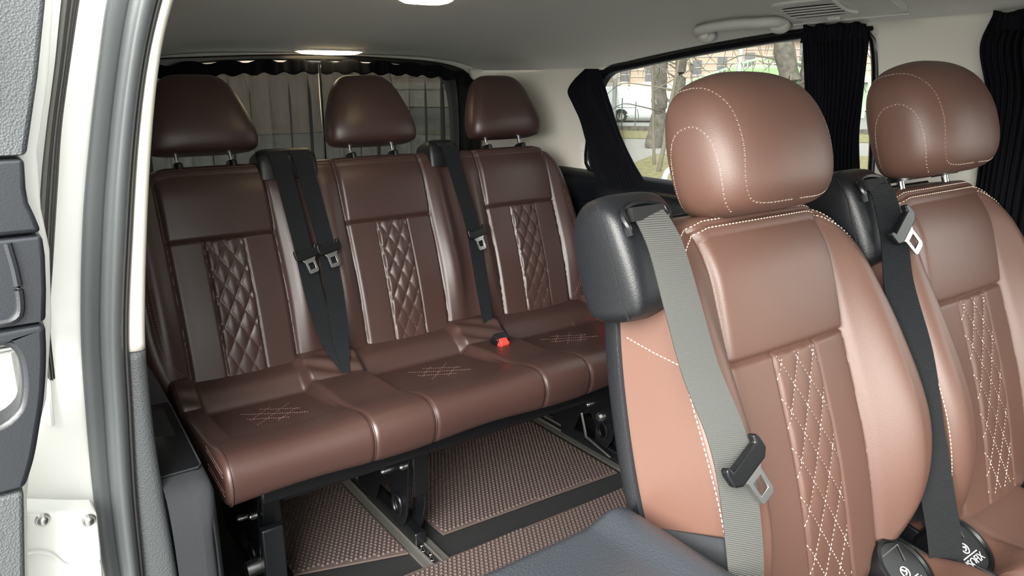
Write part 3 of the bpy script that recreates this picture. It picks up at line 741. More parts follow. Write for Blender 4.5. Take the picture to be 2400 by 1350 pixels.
def skin(name, s0, s1, zlo, zhi, holes, m, ds=.03, solid=.012, fn=wall_pt):
    """wall panel in (s, z) with holes, following the curved skin"""
    pts = []; edges = []
    def loop(l):
        o = len(pts); pts.extend(Vector(p) for p in l); k = len(l); edges.extend((o + i, o + (i + 1) % k) for i in range(k))
    top = [(lerp(s0, s1, k / 50), zhi(lerp(s0, s1, k / 50))) for k in range(51)]
    outer = [(lerp(s0, s1, k / 50), zlo) for k in range(51)] + top[::-1]
    loop(outer)
    for h in holes: loop(h)
    def ins(p, lp):
        c = False; n = len(lp)
        for i in range(n):
            (x0, y0), (x1, y1) = lp[i], lp[(i + 1) % n]
            if (y0 > p[1]) != (y1 > p[1]) and p[0] < (x1 - x0) * (p[1] - y0) / (y1 - y0) + x0: c = not c
        return c
    s = s0 + ds / 2
    while s < s1:
        z = zlo + ds / 2
        while z < zhi(s) - ds / 3:
            if not any(ins((s, z), h) for h in holes): pts.append(Vector((s, z)))
            z += ds
        s += ds
    vs, es, fs, *_ = delaunay_2d_cdt(pts, edges, [], 0, 1e-6)
    fs = [f for f in fs if ins(sum((vs[i] for i in f), Vector((0, 0))) / len(f), outer) and not any(ins(sum((vs[i] for i in f), Vector((0, 0))) / len(f), h) for h in holes)]
    b = MB(); b.add([fn(p.x, p.y) for p in vs], fs)
    return b.build(name, m, solid=solid, angle=50)
WIN1 = [tuple(p) for p in spline([(.875, .812), (1.2, .815), (1.5, .818), (1.72, .820), (1.80, .830), (1.828, .86), (1.815, .93), (1.785, 1.04), (1.75, 1.11), (1.70, 1.148), (1.60, 1.164), (1.45, 1.184), (1.25, 1.206), (1.05, 1.223), (.92, 1.228), (.880, 1.20), (.872, 1.0), (.872, .84)], 90)]
WIN2 = [tuple(p) for p in spline([(-.95, .83), (0, .82), (.60, .815), (.645, .84), (.650, 1.0), (.645, 1.18), (.61, 1.225), (.5, 1.23), (-.2, 1.232), (-.9, 1.232), (-.98, 1.20), (-1.0, 1.0), (-.99, .86)], 90)]
o = skin('wall_right', -1.4, 2.26, .835, lambda s: z_edge(s) + .004, [[p for p in WIN1 if p[1] > .836], [p for p in WIN2 if p[1] > .836]] if False else [], M['beige']) if False else None
def clip_hole(h): return [(a, max(b, .8352)) for a, b in h]
# upper trim with the window openings, then the black lower panel
up_holes = []
for h in (WIN1, WIN2):
    k = [p for p in h if p[1] >= .8405]; up_holes.append(k)
def notch_skin():
    """pale upper trim: its lower edge dips into the window openings"""
    zl = .838
    return skin('wall_right', -1.4, 2.26, zl - .045, lambda s: z_edge(s) + .004, [WIN1, WIN2], M['beige'])
o = notch_skin(); struct(o)
# black frame bands round the openings
def win_frame(name, loop, off, wd, m, label=None):
    n = len(loop); rings = []
    for i in range(n):
        a, b = Vector(loop[i - 1]), Vector(loop[(i + 1) % n]); t = (b - a).normalized(); nn = Vector((t.y, -t.x)); p = Vector(loop[i])
        ring = []
        for k, (o1, dep) in enumerate(((.010, 0), (.004, -.008), (-.006, -.008), (-wd, .0), (-wd, .026), (.010, .026))):
            e = p + nn * o1; w_ = wall_pt(e.x, e.y); ring.append(w_ + Vector((dep, 0, 0)))
        rings.append(ring)
    rings.append(rings[0]); b = MB(); b.loft(rings, True, False); return b.build(name, m, angle=60)
def pane(loop, dx, nm, inset=0):
    pts = [Vector(p) for p in loop]; n = len(pts)
    vs, es, fs, *_ = delaunay_2d_cdt(pts, [(i, (i + 1) % n) for i in range(n)], [], 1, 1e-6)
    b = MB(); b.add([wall_pt(p.x, p.y) + Vector((dx, 0, 0)) for p in vs], fs); return b
o = struct(win_frame('window_1', WIN1, 0, .014, M['gloss'])); g = pane(WIN1, .022, 'glass').build('glass_pane', M['glass'], o)
o = struct(win_frame('window_2', WIN2, 0, .014, M['gloss'])); g = pane(WIN2, .022, 'glass').build('glass_pane', M['glass_clear'], o)
# lower black side panel with rolled sill ledge
def side_panel(u, v):
    s = lerp(-1.4, 2.24, u); prof = [(.0, 1.632, .842), (.06, 1.628, .842), (.12, 1.615, .836), (.2, 1.598, .818), (.3, 1.588, .79), (.42, 1.590, .75), (.55, 1.600, .70), (1, 1.605, 0)]
    x = cr([(a, b) for a, b, c in prof], v); z = cr([(a, c) for a, b, c in prof], v)
    return Vector((x + wall_pt(s, .8).x - 1.632, wall_pt(s, .8).y, z))
q = MB(); q.grid(side_panel, 80, 40); struct(q.build('trim_2', M['gloss'], angle=60))
# headliner joint line on the rear corner
q = MB(); q.tube([wall_pt(s, z_edge(s) - .001) + Vector((-.004, 0, 0)) for s in [lerp(1.80, 2.24, k / 30) for k in range(31)]], .0016, 6); struct(q.build('trim_3', M['headliner']))

# tailgate wall: black surround, glass
def back_fn(x, z): return Vector((x, 2.215 + .02 * max(0, z - .9), z))
TOPB = [(.30, .30), (.30, 1.05), (.33, 1.125), (.40, 1.165), (.55, 1.180), (.89, 1.192), (1.23, 1.182), (1.36, 1.168), (1.435, 1.14), (1.468, 1.08), (1.475, .9), (1.475, .30)]
TB = [tuple(p) for p in spline(TOPB, 80)]
GL = [tuple(p) for p in spline([(.42, .62), (.41, .95), (.42, 1.09), (.46, 1.14), (.60, 1.166), (.89, 1.174), (1.18, 1.166), (1.31, 1.142), (1.352, 1.09), (1.366, .95), (1.36, .62)], 60)]
outline_solid('wall_back', [TB, GL], back_fn, (0, 1, 0), .03, M['plastic_smooth'], None, .004)['kind'] = 'structure'
n_ = len(GL); vs, es, fs, *_ = delaunay_2d_cdt([Vector(p) for p in GL], [(i, (i + 1) % n_) for i in range(n_)], [], 1, 1e-6)
b = MB(); b.add([back_fn(p.x, p.y) + Vector((0, .025, 0)) for p in vs], fs); struct(b.build('window_3', M['glass_dark']))
# pale surround between the tailgate frame and the headliner / corner trims
SUR = [tuple(p) for p in ([(1.60, .30), (1.60, 1.30), (.20, 1.30), (.20, .30)])]
outline_solid('trim_4', [SUR, [tuple(p) for p in TB]], lambda x, z: back_fn(x, z) + Vector((0, .012, 0)), (0, 1, 0), .02, M['headliner'], None, 0)['kind'] = 'structure'

# ---------------------------------------------------------------- curtains
def rear_curtain(x0, x1, label, seed):
    t = thing('curtain', label, 'curtain', ((x0 + x1) / 2, 2.19, .6), 'curtains over the rear window')
    r_ = random.Random(seed); ph = [r_.uniform(0, 6.28) for _ in range(6)]; nf = 9.5
    def fold(u, z):
        k = sst(1.17 - z, 0, .25)
        uu = u + .018 * math.sin(2 * math.pi * u * 2.3 + ph[4]) + .01 * math.sin(z * 9 + ph[5]) * k
        s = math.sin(2 * math.pi * nf * uu + ph[0]); s2 = math.sin(2 * math.pi * nf * 2.3 * uu + ph[1] + z * 2)
        return (.009 + .006 * k) * math.copysign(abs(s) ** .7, s) + .004 * s2
    def topz(x): return cr([(.30, 1.118), (.40, 1.150), (.55, 1.164), (.89, 1.174), (1.23, 1.166), (1.37, 1.146), (1.47, 1.10)], x)
    nfold = 5.5
    def pt(u, v):
        x = lerp(x0, x1, u); zt = topz(x) - .020; z = lerp(zt, .60, v)
        return Vector((x + .011 * math.cos(2 * math.pi * nf * u + ph[0]) * sst(1.17 - z, 0, .1), 2.188 + fold(u, z), z))
    b = MB(); b.grid(pt, 220, 40); b.build('curtain_cloth', M['sheer'], t, angle=180)
    def ht(u, v):
        x = lerp(x0, x1, u); zt = topz(x) + .0065 - .010 * abs(math.sin(math.pi * nfold * u + .3)) ** 3 * (1 if u * nfold % 1 > .0 else 0) - .002; zb = topz(x) - .036 - .004 * math.sin(2 * math.pi * nf * u)
        z = lerp(zt, zb, v); return Vector((x, 2.182 + .5 * fold(u, z), z))
    b = MB(); b.grid(ht, 160, 6); b.build('curtain_hem', M['velvet'], t, angle=180, solid=.002)
    return t
rear_curtain(.335, .880, 'sheer black curtain covering the door-side half of the rear window', 3)
rear_curtain(.893, 1.452, 'sheer black curtain covering the far half of the rear window', 8)
q = thing('curtain_rod', 'thin black rod carrying the rear window curtains under the headliner', 'curtain rod', (.89, 2.19, 1.17))
b = MB(); b.tube([(x, 2.192, cr([(.30, 1.105), (.40, 1.141), (.55, 1.156), (.89, 1.166), (1.23, 1.158), (1.37, 1.138), (1.47, 1.09)], x)) for x in [lerp(.31, 1.46, k / 40) for k in range(41)]], .0035, 8); b.build('rod', M['blackmetal'], q)
b = MB(); b.box((.884, 2.180, .60), (.889, 2.186, 1.168)); b.build('centre_strip', M['plastic_smooth'], q)

def side_curtain(name_label, zs, nf, seed, dx=-.018, amp=.010, gather=()):
    """hanging drape on the far wall; zs: rows (z, y_front, y_rear)"""
    t = thing('curtain', name_label, 'curtain', (1.60, sum(z[1] + z[2] for z in zs) / (2 * len(zs)), min(z[0] for z in zs)), 'black drapes at the far side windows')
    r_ = random.Random(seed); p1, p2, p3 = [r_.uniform(0, 6.28) for _ in range(3)]
    fr = [(-a, b) for a, b, c in zs]; re = [(-a, c) for a, b, c in zs]; z0, z1 = zs[0][0], zs[-1][0]
    def pt(u, v):
        z = lerp(z0, z1, v); a, b = cr(fr, -z), cr(re, -z); y = lerp(a, b, u)
        uu = u + .02 * math.sin(2 * math.pi * u * 1.7 + p2) + .012 * math.sin(v * 5 + p3)
        s = math.sin(2 * math.pi * nf * uu + p1); am = amp * (1 + .4 * math.sin(u * 11 + p3))
        edge = math.sin(math.pi * u) ** .4 if 0 < u < 1 else 0
        w_ = wall_pt(y, z)
        return w_ + Vector((dx - am * math.copysign(abs(s) ** .75, s) - .014 * edge - .003 * math.sin(2*math.pi*nf*2.1*uu + v * 4), 0, 0))
    b = MB(); b.grid(pt, 320, 50); b.build('curtain_cloth', M['velvet'], t, angle=180, solid=.002)
    b = MB()
    def hd(u, v):
        p_ = pt(u, 0); zz = z0 - .028 + .034 * v; y = p_.y
        return Vector((p_.x - .004 + .002 * math.sin(40 * u), y + .004 * math.sin(31 * u) * v, zz + .004 * math.sin(u * 23 + p1) * v - .004 * (z_edge(1.3) - z_edge(y)) * 0))
    if not gather: b.grid(hd, 80, 6); b.build('curtain_header', M['velvet'], t, angle=180, solid=.003)
    return t
c1 = side_curtain('black drape gathered at the rear corner of the far side window', [(1.150, 1.715, 1.76), (1.12, 1.700, 1.82), (1.085, 1.688, 1.862), (1.05, 1.678, 1.848), (1.0, 1.662, 1.818), (.94, 1.635, 1.798), (.88, 1.595, 1.780), (.84, 1.560, 1.768), (.80, 1.535, 1.745), (.785, 1.56, 1.70)], 13, 5, amp=.007, gather=(1,))
c2 = side_curtain('black drape hanging at the front end of the far side window, beside the pale pillar', [(1.226, .892, 1.035), (1.19, .884, 1.034), (1.1, .890, 1.030), (1.0, .900, 1.026), (.9, .895, 1.03), (.79, .88, 1.04)], 15, 2, amp=.006)
c3 = side_curtain('black drape on the forward side window at the right edge, past the pale pillar', [(1.232, .36, .650), (1.18, .36, .668), (1.1, .36, .652), (1.0, .37, .648), (.9, .37, .65), (.79, .36, .655)], 24, 9, amp=.007)
q = thing('curtain_rod', 'black curtain rail along the top of the far side windows', 'curtain rod', (1.56, .8, 1.2))
b = MB(); b.tube([wall_pt(y, z_edge(y) - .010) + Vector((-.012, 0, 0)) for y in [lerp(.88, 1.72, k / 30) for k in range(31)]], .005, 8); b.build('rod', M['velvet'], q)

# ---------------------------------------------------------------- ceiling fittings
def on_ceil(x, y):
    lo, hi = 0, 1; v = (y + 1.4) / 3.65
    for _ in range(30):
        m_ = (lo + hi) / 2
        if ceil_pt(m_, v).x < x: lo = m_
        else: hi = m_
    return ceil_pt(lo, v).z
def dome(x, y, hw, hd, label):
    z = on_ceil(x, y); t = thing('dome_light', label, 'ceiling light', (x, y, z), 'lit lamps in the headliner')
    def ring(k, dz): return [Vector((x + hw * k * math.copysign(abs(math.cos(a)) ** .5, math.cos(a)), y + hd * k * math.copysign(abs(math.sin(a)) ** .5, math.sin(a)), on_ceil(x, y + hd * k * math.sin(a)) + dz)) for a in [2 * math.pi * i / 40 for i in range(40)]]
    b = MB(); b.loft([ring(1.06, .004), ring(1.05, -.003), ring(.98, -.005), ring(.94, -.002)], True, False); b.build('lamp_bezel', M['beige'], t)
    b = MB(); b.loft([ring(.95, .0), ring(.93, -.006), ring(.8, -.010), ring(.4, -.012), ring(.05, -.0122)]); b.build('lamp_lens', M['lamp'], t)
dome(.914, 2.165, .105, .020, 'lit ceiling lamp above the middle headrest of the rear bench')
dome(.868, 1.512, .060, .035, 'lit ceiling lamp at the top edge, nearer of the two')
# grab handle
gh = thing('grab_handle', 'pale moulded grab handle on the headliner above the far side window', 'grab handle', (1.52, 1.22, 1.26))
y0, y1 = 1.288, 1.088
P = []
for yy, k in ((y0 + .012, 0), (y0 + .006, .6), (y0 - .02, 1), (y0 - .06, 1.12), ((y0 + y1) / 2, 1.15), (y1 + .06, 1.12), (y1 + .02, 1), (y1 - .006, .6), (y1 - .012, 0)):
    zc = on_ceil(1.535, yy); P.append((1.534 - .047 * k, yy, on_ceil(1.534 - .047 * k, yy) - .006 - .016 * min(1, k)))
b = MB(); b.tube(spline(P, 50), .0165, 16, flat=.7); b.build('grip', M['headliner'], gh)
for yy in (y0 + .004, y1 - .004):
    b = MB(); b.ball((1.533, yy, on_ceil(1.535, yy) - .012), .026, 12, (.75, 1.0, .62)); b.build('handle_mount', M['headliner'], gh)
b = MB(); b.ball((1.509, y0 - .008, on_ceil(1.51, y0) - .022), .013, 10, (.7, 1, .9)); b.build('mount_cap', M['beige'], gh)
# air vent panel
av = thing('air_vent', 'pale ceiling panel with black louvre slots beside the grab handle', 'air vent', (1.44, .93, 1.27))
def vp(a, c, h): return Vector((1.502 + a, .93 + c, on_ceil(1.502 + a, .93 + c) - h))   # a across, c along the van
def vplate(name, a0, a1, c0, c1, h, m, par):
    ring = []
    for i in range(48):
        th = 2 * math.pi * i / 48; ring.append(((a0 + a1) / 2 + (a1 - a0) / 2 * math.copysign(abs(math.cos(th)) ** .35, math.cos(th)), (c0 + c1) / 2 + (c1 - c0) / 2 * math.copysign(abs(math.sin(th)) ** .35, math.sin(th))))
    ca, cc = (a0 + a1) / 2, (c0 + c1) / 2
    b = MB(); b.loft([[vp(a, c, -.003) for a, c in ring], [vp(a, c, h * .7) for a, c in ring]] + [[vp(ca + (a - ca) * k, cc + (c - cc) * k, h) for a, c in ring] for k in (.975, .8, .6, .4, .2, .02)]); return b.build(name, m, par)
vplate('vent_panel', -.058, .046, -.135, .132, .005, M['headliner'], av)
vplate('vent_recess', -.034, .024, -.018, .116, .0056, M['dark_void'], av)
for k in range(4):
    a = -.0245 + k * .0130
    b = MB(); b.box((-.0026, -.067, -.0012), (.0026, .067, .0008)); b.v = [tuple(vp(a + p, .049 + q_, .0062 + r_)) for p, q_, r_ in b.v]; b.build('louvre', M['headliner'], av, bevel=.0006)
b = MB(); b.box((-.003, -.014, -.002), (.003, .014, .005)); b.v = [tuple(vp(.034 + p, .025 + q_, .006 + r_)) for p, q_, r_ in b.v]; b.build('vent_slider', M['headliner'], av, bevel=.0015)
b = MB(); b.tube(spline([vp(-.055, -.026, .006), vp(-.02, -.024, .009), vp(.0, -.026, .009), vp(.018, -.036, .006)], 20), .004, 8); b.build('vent_rib', M['headliner'], av)
vplate('vent_lid', -.052, .036, -.125, -.050, .0062, M['headliner'], av)
b = MB(); b.tube([vp(.043, -.13, .005), vp(.044, 0, .006), vp(.044, .128, .005)], .0022, 8); b.build('panel_edge', M['headliner'], av)

# ---------------------------------------------------------------- door side: body jamb, seal, trims
JX = [(.24, .083), (.36, .078), (.49, .082), (.62, .090), (.75, .101), (.91, .125), (1.04, .152), (1.14, .176), (1.225, .198), (1.30, .225)]   # left edge of the rubber seal over height
SX = [(.20, .128), (.33, .135), (.46, .141), (.60, .152), (.74, .164), (.90, .190), (1.03, .214), (1.14, .240), (1.23, .270), (1.30, .30)]        # right edge of the seal
TX = [(.20, .188), (.32, .186), (.53, .181), (.66, .184), (.735, .189), (.90, .212), (1.05, .238), (1.16, .263), (1.235, .289), (1.30, .32)]      # right edge of the trim
# white jamb, facing the camera
q = MB()
def jamb(u, v):
    z = lerp(-.2, 1.36, v); xr = cr(JX, z) + .015; prof = [(-.62, .02), (-.2, .0), (-.06, -.006), (-.03, .0), (.0, .004), (.6, .0), (.85, .004), (1, .0)]
    x = lerp(xr - .62, xr, u); return Vector((x, 1.268 + .004 * math.sin(u * 9) + .02 * (1 - u) ** 4, z))
q.grid(jamb, 60, 60); o = q.build('wall_left', M['white_paint'], solid=.012, angle=60); struct(o)
q = MB(); q.tube(spline([(.010, 1.252, .74), (.008, 1.252, .66), (.0, 1.252, .615)], 16), .010, 8, flat=.5); q.tube(spline([(.058, 1.256, .78), (.048, 1.256, .68), (.043, 1.256, .612)], 16), .005, 8); q.build('pressed_rib', M['white_paint'], o)
# double-lipped rubber seal
se = thing('door_seal', 'thick grey rubber seal running up the rear edge of the door opening', 'door seal', (.12, 1.25, .3))
def seal_line(fr, n=60, zlo=-.2, zhi=1.30): return [Vector((lerp(cr(JX, z), cr(SX, z), fr), 1.245, z)) for z in [lerp(zlo, zhi, k / n) for k in range(n + 1)]] + [Vector((lerp(cr(JX, 1.30), cr(SX, 1.30), fr) + .04 + .002 * k, 1.245 - .03 * k, 1.325)) for k in range(1, 12)]
def seal_band(nm, f0, f1, bulge, m, par):
    def pt(u, v):
        z = lerp(-.2, 1.32, v); x = lerp(cr(JX, z), cr(SX, z), lerp(f0, f1, u)); return Vector((x, 1.252 - bulge * math.sin(math.pi * u) ** .6, z))
    b = MB(); b.grid(pt, 18, 80); return b.build(nm, m, par)
seal_band('flat_lip', .0, .40, .004, M['rubber'], se); seal_band('groove', .34, .46, -.004, M['rubber_dark'], se); seal_band('seal_bulb', .40, .93, .022, M['rubber'], se); seal_band('inner_lip', .90, 1.03, .006, M['rubber_dark'], se)
# pale C-pillar cover above, grained dark cover below
def trim_band(nm, z0, z1, m, depth=.9, round_bottom=False):
    def pt(u, v):
        z = lerp(z0, z1, v); a, b = cr(SX, z) - .004, cr(TX, z)
        if u < .5: t = u / .5; return Vector((lerp(a, b - .012, t), 1.262 - .010 * math.sin(math.pi * t * .5), z + (.012 * t if round_bottom and v == 0 else 0)))
        t = (u - .5) / .5
        if t < .3: k = t / .3 * math.pi / 2; return Vector((b - .012 + .012 * math.sin(k), 1.262 - .010 + .012 * (1 - math.cos(k)), z))
        k = (t - .3) / .7; return Vector((b + .03 * k * (1 if z > .7 else .4), 1.264 + depth * k, z))
    b = MB(); b.grid(pt, 60, 60); return b.build(nm, m, angle=50, solid=.004)
o = trim_band('trim_5', .705, 1.32, M['beige']); struct(o)
o = trim_band('trim_6', -.1, .703, M['grain'], .55); struct(o)
# carpeted wheel-arch cover beside the bench with its pocket
def arch_top(y): return cr([(1.215, .36), (1.222, .41), (1.245, .444), (1.29, .459), (1.40, .475), (1.55, .500), (1.80, .520), (2.2, .53)], y)
side_t = thing('side_trim', 'dark carpeted trim box beside the door end of the rear bench', 'side trim', (.22, 1.5, 0))
q = MB()
AV = spline([(1.236, .0), (1.224, .2), (1.220, .33), (1.226, .40), (1.246, .444), (1.29, .459), (1.40, .475), (1.55, .500), (1.80, .520), (2.2, .53)], 90)
def arch(u, v):
    i = min(len(AV) - 1, int(round(v * (len(AV) - 1)))); y, zt = AV[i].x, AV[i].y; x0 = .184; x1 = .262 - .012 * sst(y, 1.25, 1.22); fl = sst(zt, .33, .43)
    prof = [(0, x0, 0), (.40, x0 + .04, 0), (.60, x1 - .016, .001), (.68, x1 - .005, .006), (.76, x1, .018), (1, x1, .018)]
    a = cr([(a, b) for a, b, c in prof], u); d = cr([(a, c) for a, b, c in prof], u)
    z = zt - d * fl if u <= .76 else lerp(zt - d * fl, 0, (u - .76) / .24 * fl)
    return Vector((a, y + d * (1 - fl) * .8, max(0, z)))
q.grid(arch, 60, 90)
q.build('trim_cover', M['carpet_trim'], side_t, angle=60)
# pocket tray let into the sloping top
def pk(a, b, h): y = 1.295 + b; return Vector((.198 + a, y, arch_top(y) + h))
q = MB(); ring = [(-.034, -.012), (.050, -.012), (.056, -.004), (.056, .215), (.050, .225), (-.020, .225), (-.026, .215), (-.038, .03)]
q.loft([[pk(a, b, -.001) for a, b in ring], [pk(a, b, .003) for a, b in ring], [pk(a * .95, .105 + (b - .105) * .97, .004) for a, b in ring]]); pt_ = q.build('pocket_tray', M['plastic_smooth'], side_t, angle=30)
q = MB(); ring = [(-.012, .085), (.040, .085), (.040, .20), (-.006, .20)]
q.loft([[pk(a, b, .0045) for a, b in ring], [pk(a, b, .0052) for a, b in ring]]); q.build('pocket_opening', M['dark_void'], pt_, smooth=False)
q = MB(); q.loft([[pk(a, b, .006) for a, b in [(-.010, .13), (.014, .165), (.014, .198), (-.006, .198)]], [pk(a, b, .007) for a, b in [(-.010, .13), (.014, .165), (.014, .198), (-.006, .198)]]]); q.build('pocket_wedge', M['panelgrey'], pt_, smooth=False)
q = MB(); q.tube([pk(a, b, .004) for a, b in ((-.034, -.012), (.050, -.012), (.056, -.004), (.056, .215), (.050, .225), (-.020, .225), (-.026, .215), (-.038, .03))], .0016, 6, closed=True); q.build('tray_rim', M['carpet_trim'], pt_)

# lower hinge cover with two bolts
hc = thing('hinge_cover', 'cream painted cover plate with two round bolts at the foot of the white door jamb', 'cover plate', (.03, 1.18, .44))
ol = [(-.10, .53), (-.011, .517), (.033, .499), (.079, .482), (.076, .42), (.068, .30), (-.030, .30), (-.10, .33)]
outline_solid('cover_plate', [ol], lambda a, b: Vector((a, 1.188, b)), (0, 1, 0), .05, M['white_paint'], hc, .006)
q = MB(); q.tube(spline([(-.09, 1.184, .455), (-.012, 1.184, .452), (.01, 1.184, .44), (.03, 1.184, .41), (.07, 1.184, .40)], 24), .005, 8, flat=.6); q.build('raised_bead', M['white_paint'], hc)
for x, z in ((.0095, .496), (.066, .474)):
    q = MB(); q.cyl((x, 1.188, z), (x, 1.183, z), .0105, 20, .0085); q.ball((x, 1.183, z), .0075, 8, (1, .5, 1)); q.build('bolt', M['steel'], hc)

# sliding door, slid open: its front end faces the camera
dr = thing('sliding_door', 'open sliding door edge with dark grey trim and a moulded pull handle at the left', 'van door', (-.1, 1.1, .3))
Yd = 1.10
def dp(a, b): return Vector((a, Yd, b))
XL = -.30
def dpanel(nm, loop, m, hole=None, dep=.06, bev=.006, y=0):
    return outline_solid(nm, [loop] + ([hole] if hole else []), lambda a, b: Vector((a, Yd + y, b)), (0, 1, 0), dep, m, dr, bev)
dpanel('upper_trim', [(XL, 1.36), (.140, 1.36), (.112, 1.231), (.109, 1.212), (.088, 1.123), (.0625, 1.030), (XL, 1.030)], M['grain'])
q = MB(); q.tube([(.026, Yd - .004, 1.26), (.020, Yd - .004, 1.15), (.004, Yd - .004, 1.09)], .018, 10, flat=.4); q.build('upper_trim_lip', M['panelgrey'], dr)
dpanel('latch_cover', [(XL, 1.0265), (.0595, 1.0265), (.056, .99), (.056, .972), (.060, .956), (.0645, .9335), (XL, .9335)], M['panelgrey'])
dpanel('recessed_trim', [(XL, .930), (.0645, .930), (.064, .903), (.059, .859), (.0525, .818), (XL, .818)], M['panelgrey'])
q = MB(); q.tube(spline([(.026, Yd - .001, .925), (.029, Yd - .001, .88), (.026, Yd - .001, .835), (.014, Yd - .001, .826), (-.10, Yd - .001, .826)], 40), .0055, 8); q.build('recess_rib', M['panelgrey'], dr)
hole = [tuple(p) for p in spline([(-.12, .795), (-.001, .794), (.009, .790), (.0145, .778), (.0155, .755), (.012, .727), (.003, .704), (-.02, .690), (-.12, .688)], 40)]
dpanel('pull_handle', [tuple(p) for p in spline([(.0515, .8145), (.047, .774), (.0365, .717), (.024, .671), (.012, .631), (-.003, .5945)], 30)] + [(XL, .5945), (XL, .8145)], M['panelgrey'], hole, .055, .010)
dpanel('lower_trim', [(XL, .590), (-.006, .590), (-.014, .53), (-.027, .435), (-.05, .30), (XL, .30)], M['grain'])
dpanel('door_skin', [(XL, 1.38), (.150, 1.38), (.128, 1.24), (.104, 1.12), (.079, 1.03), (.072, .955), (.074, .90), (.062, .80), (.04, .69), (.010, .61), (-.004, .55), (-.02, .43), (-.05, .30), (XL, .30)], M['white_paint'], [(-.14, .83), (.018, .83), (.024, .70), (-.02, .66), (-.14, .66)], .03, .004, .062)
q = MB(); q.cyl((-.10, Yd + .075, .768), (.012, Yd + .075, .768), .006, 12); q.build('lock_rod', M['steel'], dr)
# dark weather strip between door and jamb
ws = thing('weather_strip', 'thin dark rubber strip on the white jamb beside the open door', 'rubber strip', (.1, 1.2, .8))
q = MB()
def strip(u, v):
    z = lerp(.70, 1.36, v); a = cr([(.70, .052), (.80, .058), (.908, .0705), (.989, .0855), (1.057, .1015), (1.14, .123), (1.221, .142), (1.36, .178)], z); b = cr([(.70, .054), (.786, .060), (.871, .076), (.988, .099), (1.057, .113), (1.14, .1345), (1.222, .157), (1.36, .196)], z)
    a -= .004; b += .003; return Vector((lerp(a, b, u), 1.215 - .010 * math.sin(math.pi * u) + .003 * math.sin(6 * math.pi * u), z))
q.grid(strip, 24, 50); q.build('strip', M['rubber_strip'], ws)

# body behind the wheel arch, closing the rear quarter
q = MB(); q.box((.02, 1.32, .0), (.05, 2.3, 1.34)); struct(q.build('trim_7', M['white_paint'], smooth=False))
q = MB(); q.box((1.68, -1.5, -.3), (1.71, 2.3, .80)); struct(q.build('trim_8', M['white_paint'], smooth=False))
q = MB(); q.box((.06, 2.25, -.3), (1.66, 2.28, .60)); struct(q.build('trim_9', M['white_paint'], smooth=False))
q = MB(); q.box((.10, -1.48, -.04), (1.66, -1.42, .70)); struct(q.build('wall_front', M['plastic'], smooth=False))
q = MB(); q.box((.10, -1.45, -.3), (.16, -.28, .74)); q.box((.12, -.42, .74), (.22, -.28, 1.31)); struct(q.build('trim_10', M['plastic'], smooth=False))

# ---------------------------------------------------------------- folded seat in the foreground
fs_ = thing('folded_seat', 'dark grey grained back shell of a folded-down seat, lying flat in the foreground', 'seat', (.38, .3, 0))
def shell(u, v):
    x = lerp(.165, .622, u); y = lerp(-.10, .603, v); e = .03
    ex = min(x - .165, .622 - x); ey = .603 - y; hx = math.sqrt(max(0, 1 - (1 - min(1, ex / .045)) ** 2)); hy = math.sqrt(max(0, 1 - (1 - min(1, ey / .03)) ** 2))
    z = .612 - .05 * (1 - hx * hy) - .006 * sst(.575 - x, .0, .045) * 1.5 + .003 * math.exp(-((x - .580) / .02) ** 2)
    return Vector((x, y, z))
cosp = lambda t: .5 - .5 * math.cos(math.pi * t)
q = MB(); q.grid(lambda u, v: shell(cosp(u), 1 - (1 - v) ** 2.2), 80, 60)
q.grid(lambda u, v: Vector((lerp(.165, .622, u) , .603 - .02 * v * v, .562 - .07 * v)), 20, 6); q.grid(lambda u, v: Vector((.622 - .012 * v * v, lerp(-.10, .603, u), .562 - .07 * v)), 20, 6); q.grid(lambda u, v: Vector((.165, lerp(-.10, .603, u), .562 - .07 * v)), 20, 6)
q.build('back_shell', M['seat_shell'], fs_, angle=60)
q = MB(); q.box((.185, -.10, .41), (.600, .570, .49)); q.build('backrest', M['leather'], fs_, bevel=.025, seg=3)
q = MB(); q.box((.20, -.05, .31), (.59, .42, .405)); q.build('seat_cushion', M['leather'], fs_, bevel=.02, seg=3)
for x in (.25, .54):
    q = MB(); q.box((x - .02, .02, .0), (x + .02, .40, .315)); q.build('seat_leg', M['blackmetal'], fs_, bevel=.006)
# ---------------------------------------------------------------- street outside
TH = R(50); OF = Vector((math.sin(TH), math.cos(TH), 0)); ORR = Vector((math.cos(TH), -math.sin(TH), 0)); GZ = -.55
def OP(r, fw, z): return OF * fw + ORR * r + Vector((0, 0, z))
def obox(b, r0, r1, f0, f1, z0, z1): b.add([OP(r, f, z) for z in (z0, z1) for r, f in ((r0, f0), (r1, f0), (r1, f1), (r0, f1))], [(0, 3, 2, 1), (4, 5, 6, 7), (0, 1, 5, 4), (1, 2, 6, 5), (2, 3, 7, 6), (3, 0, 4, 7)])
q = MB(); q.add([(-90, -90, GZ - .02), (120, -90, GZ - .02), (120, 120, GZ - .02), (-90, 120, GZ - .02)], [(0, 1, 2, 3)]); o = q.build('ground', M['asphalt'], smooth=False); struct(o)
q = MB(); q.add([OP(*p, GZ) for p in ((-1.9, 12.2), (3.5, 12.2), (4.5, 18.6), (-1.0, 18.0))], [(0, 1, 2, 3)]); tag(q.build('lawn', M['grass'], smooth=False), kind='stuff', label='patch of dry grass with leaves under the trees outside the window', cat='grass')
q = MB(); q.add([OP(*p, GZ + .004) for p in ((-9, 22.5), (9, 22.5), (9, 26), (-9, 26))], [(0, 1, 2, 3)]); tag(q.build('verge', M['grass'], smooth=False), kind='stuff', label='dry grass verge along the kerb below the white van', cat='grass')
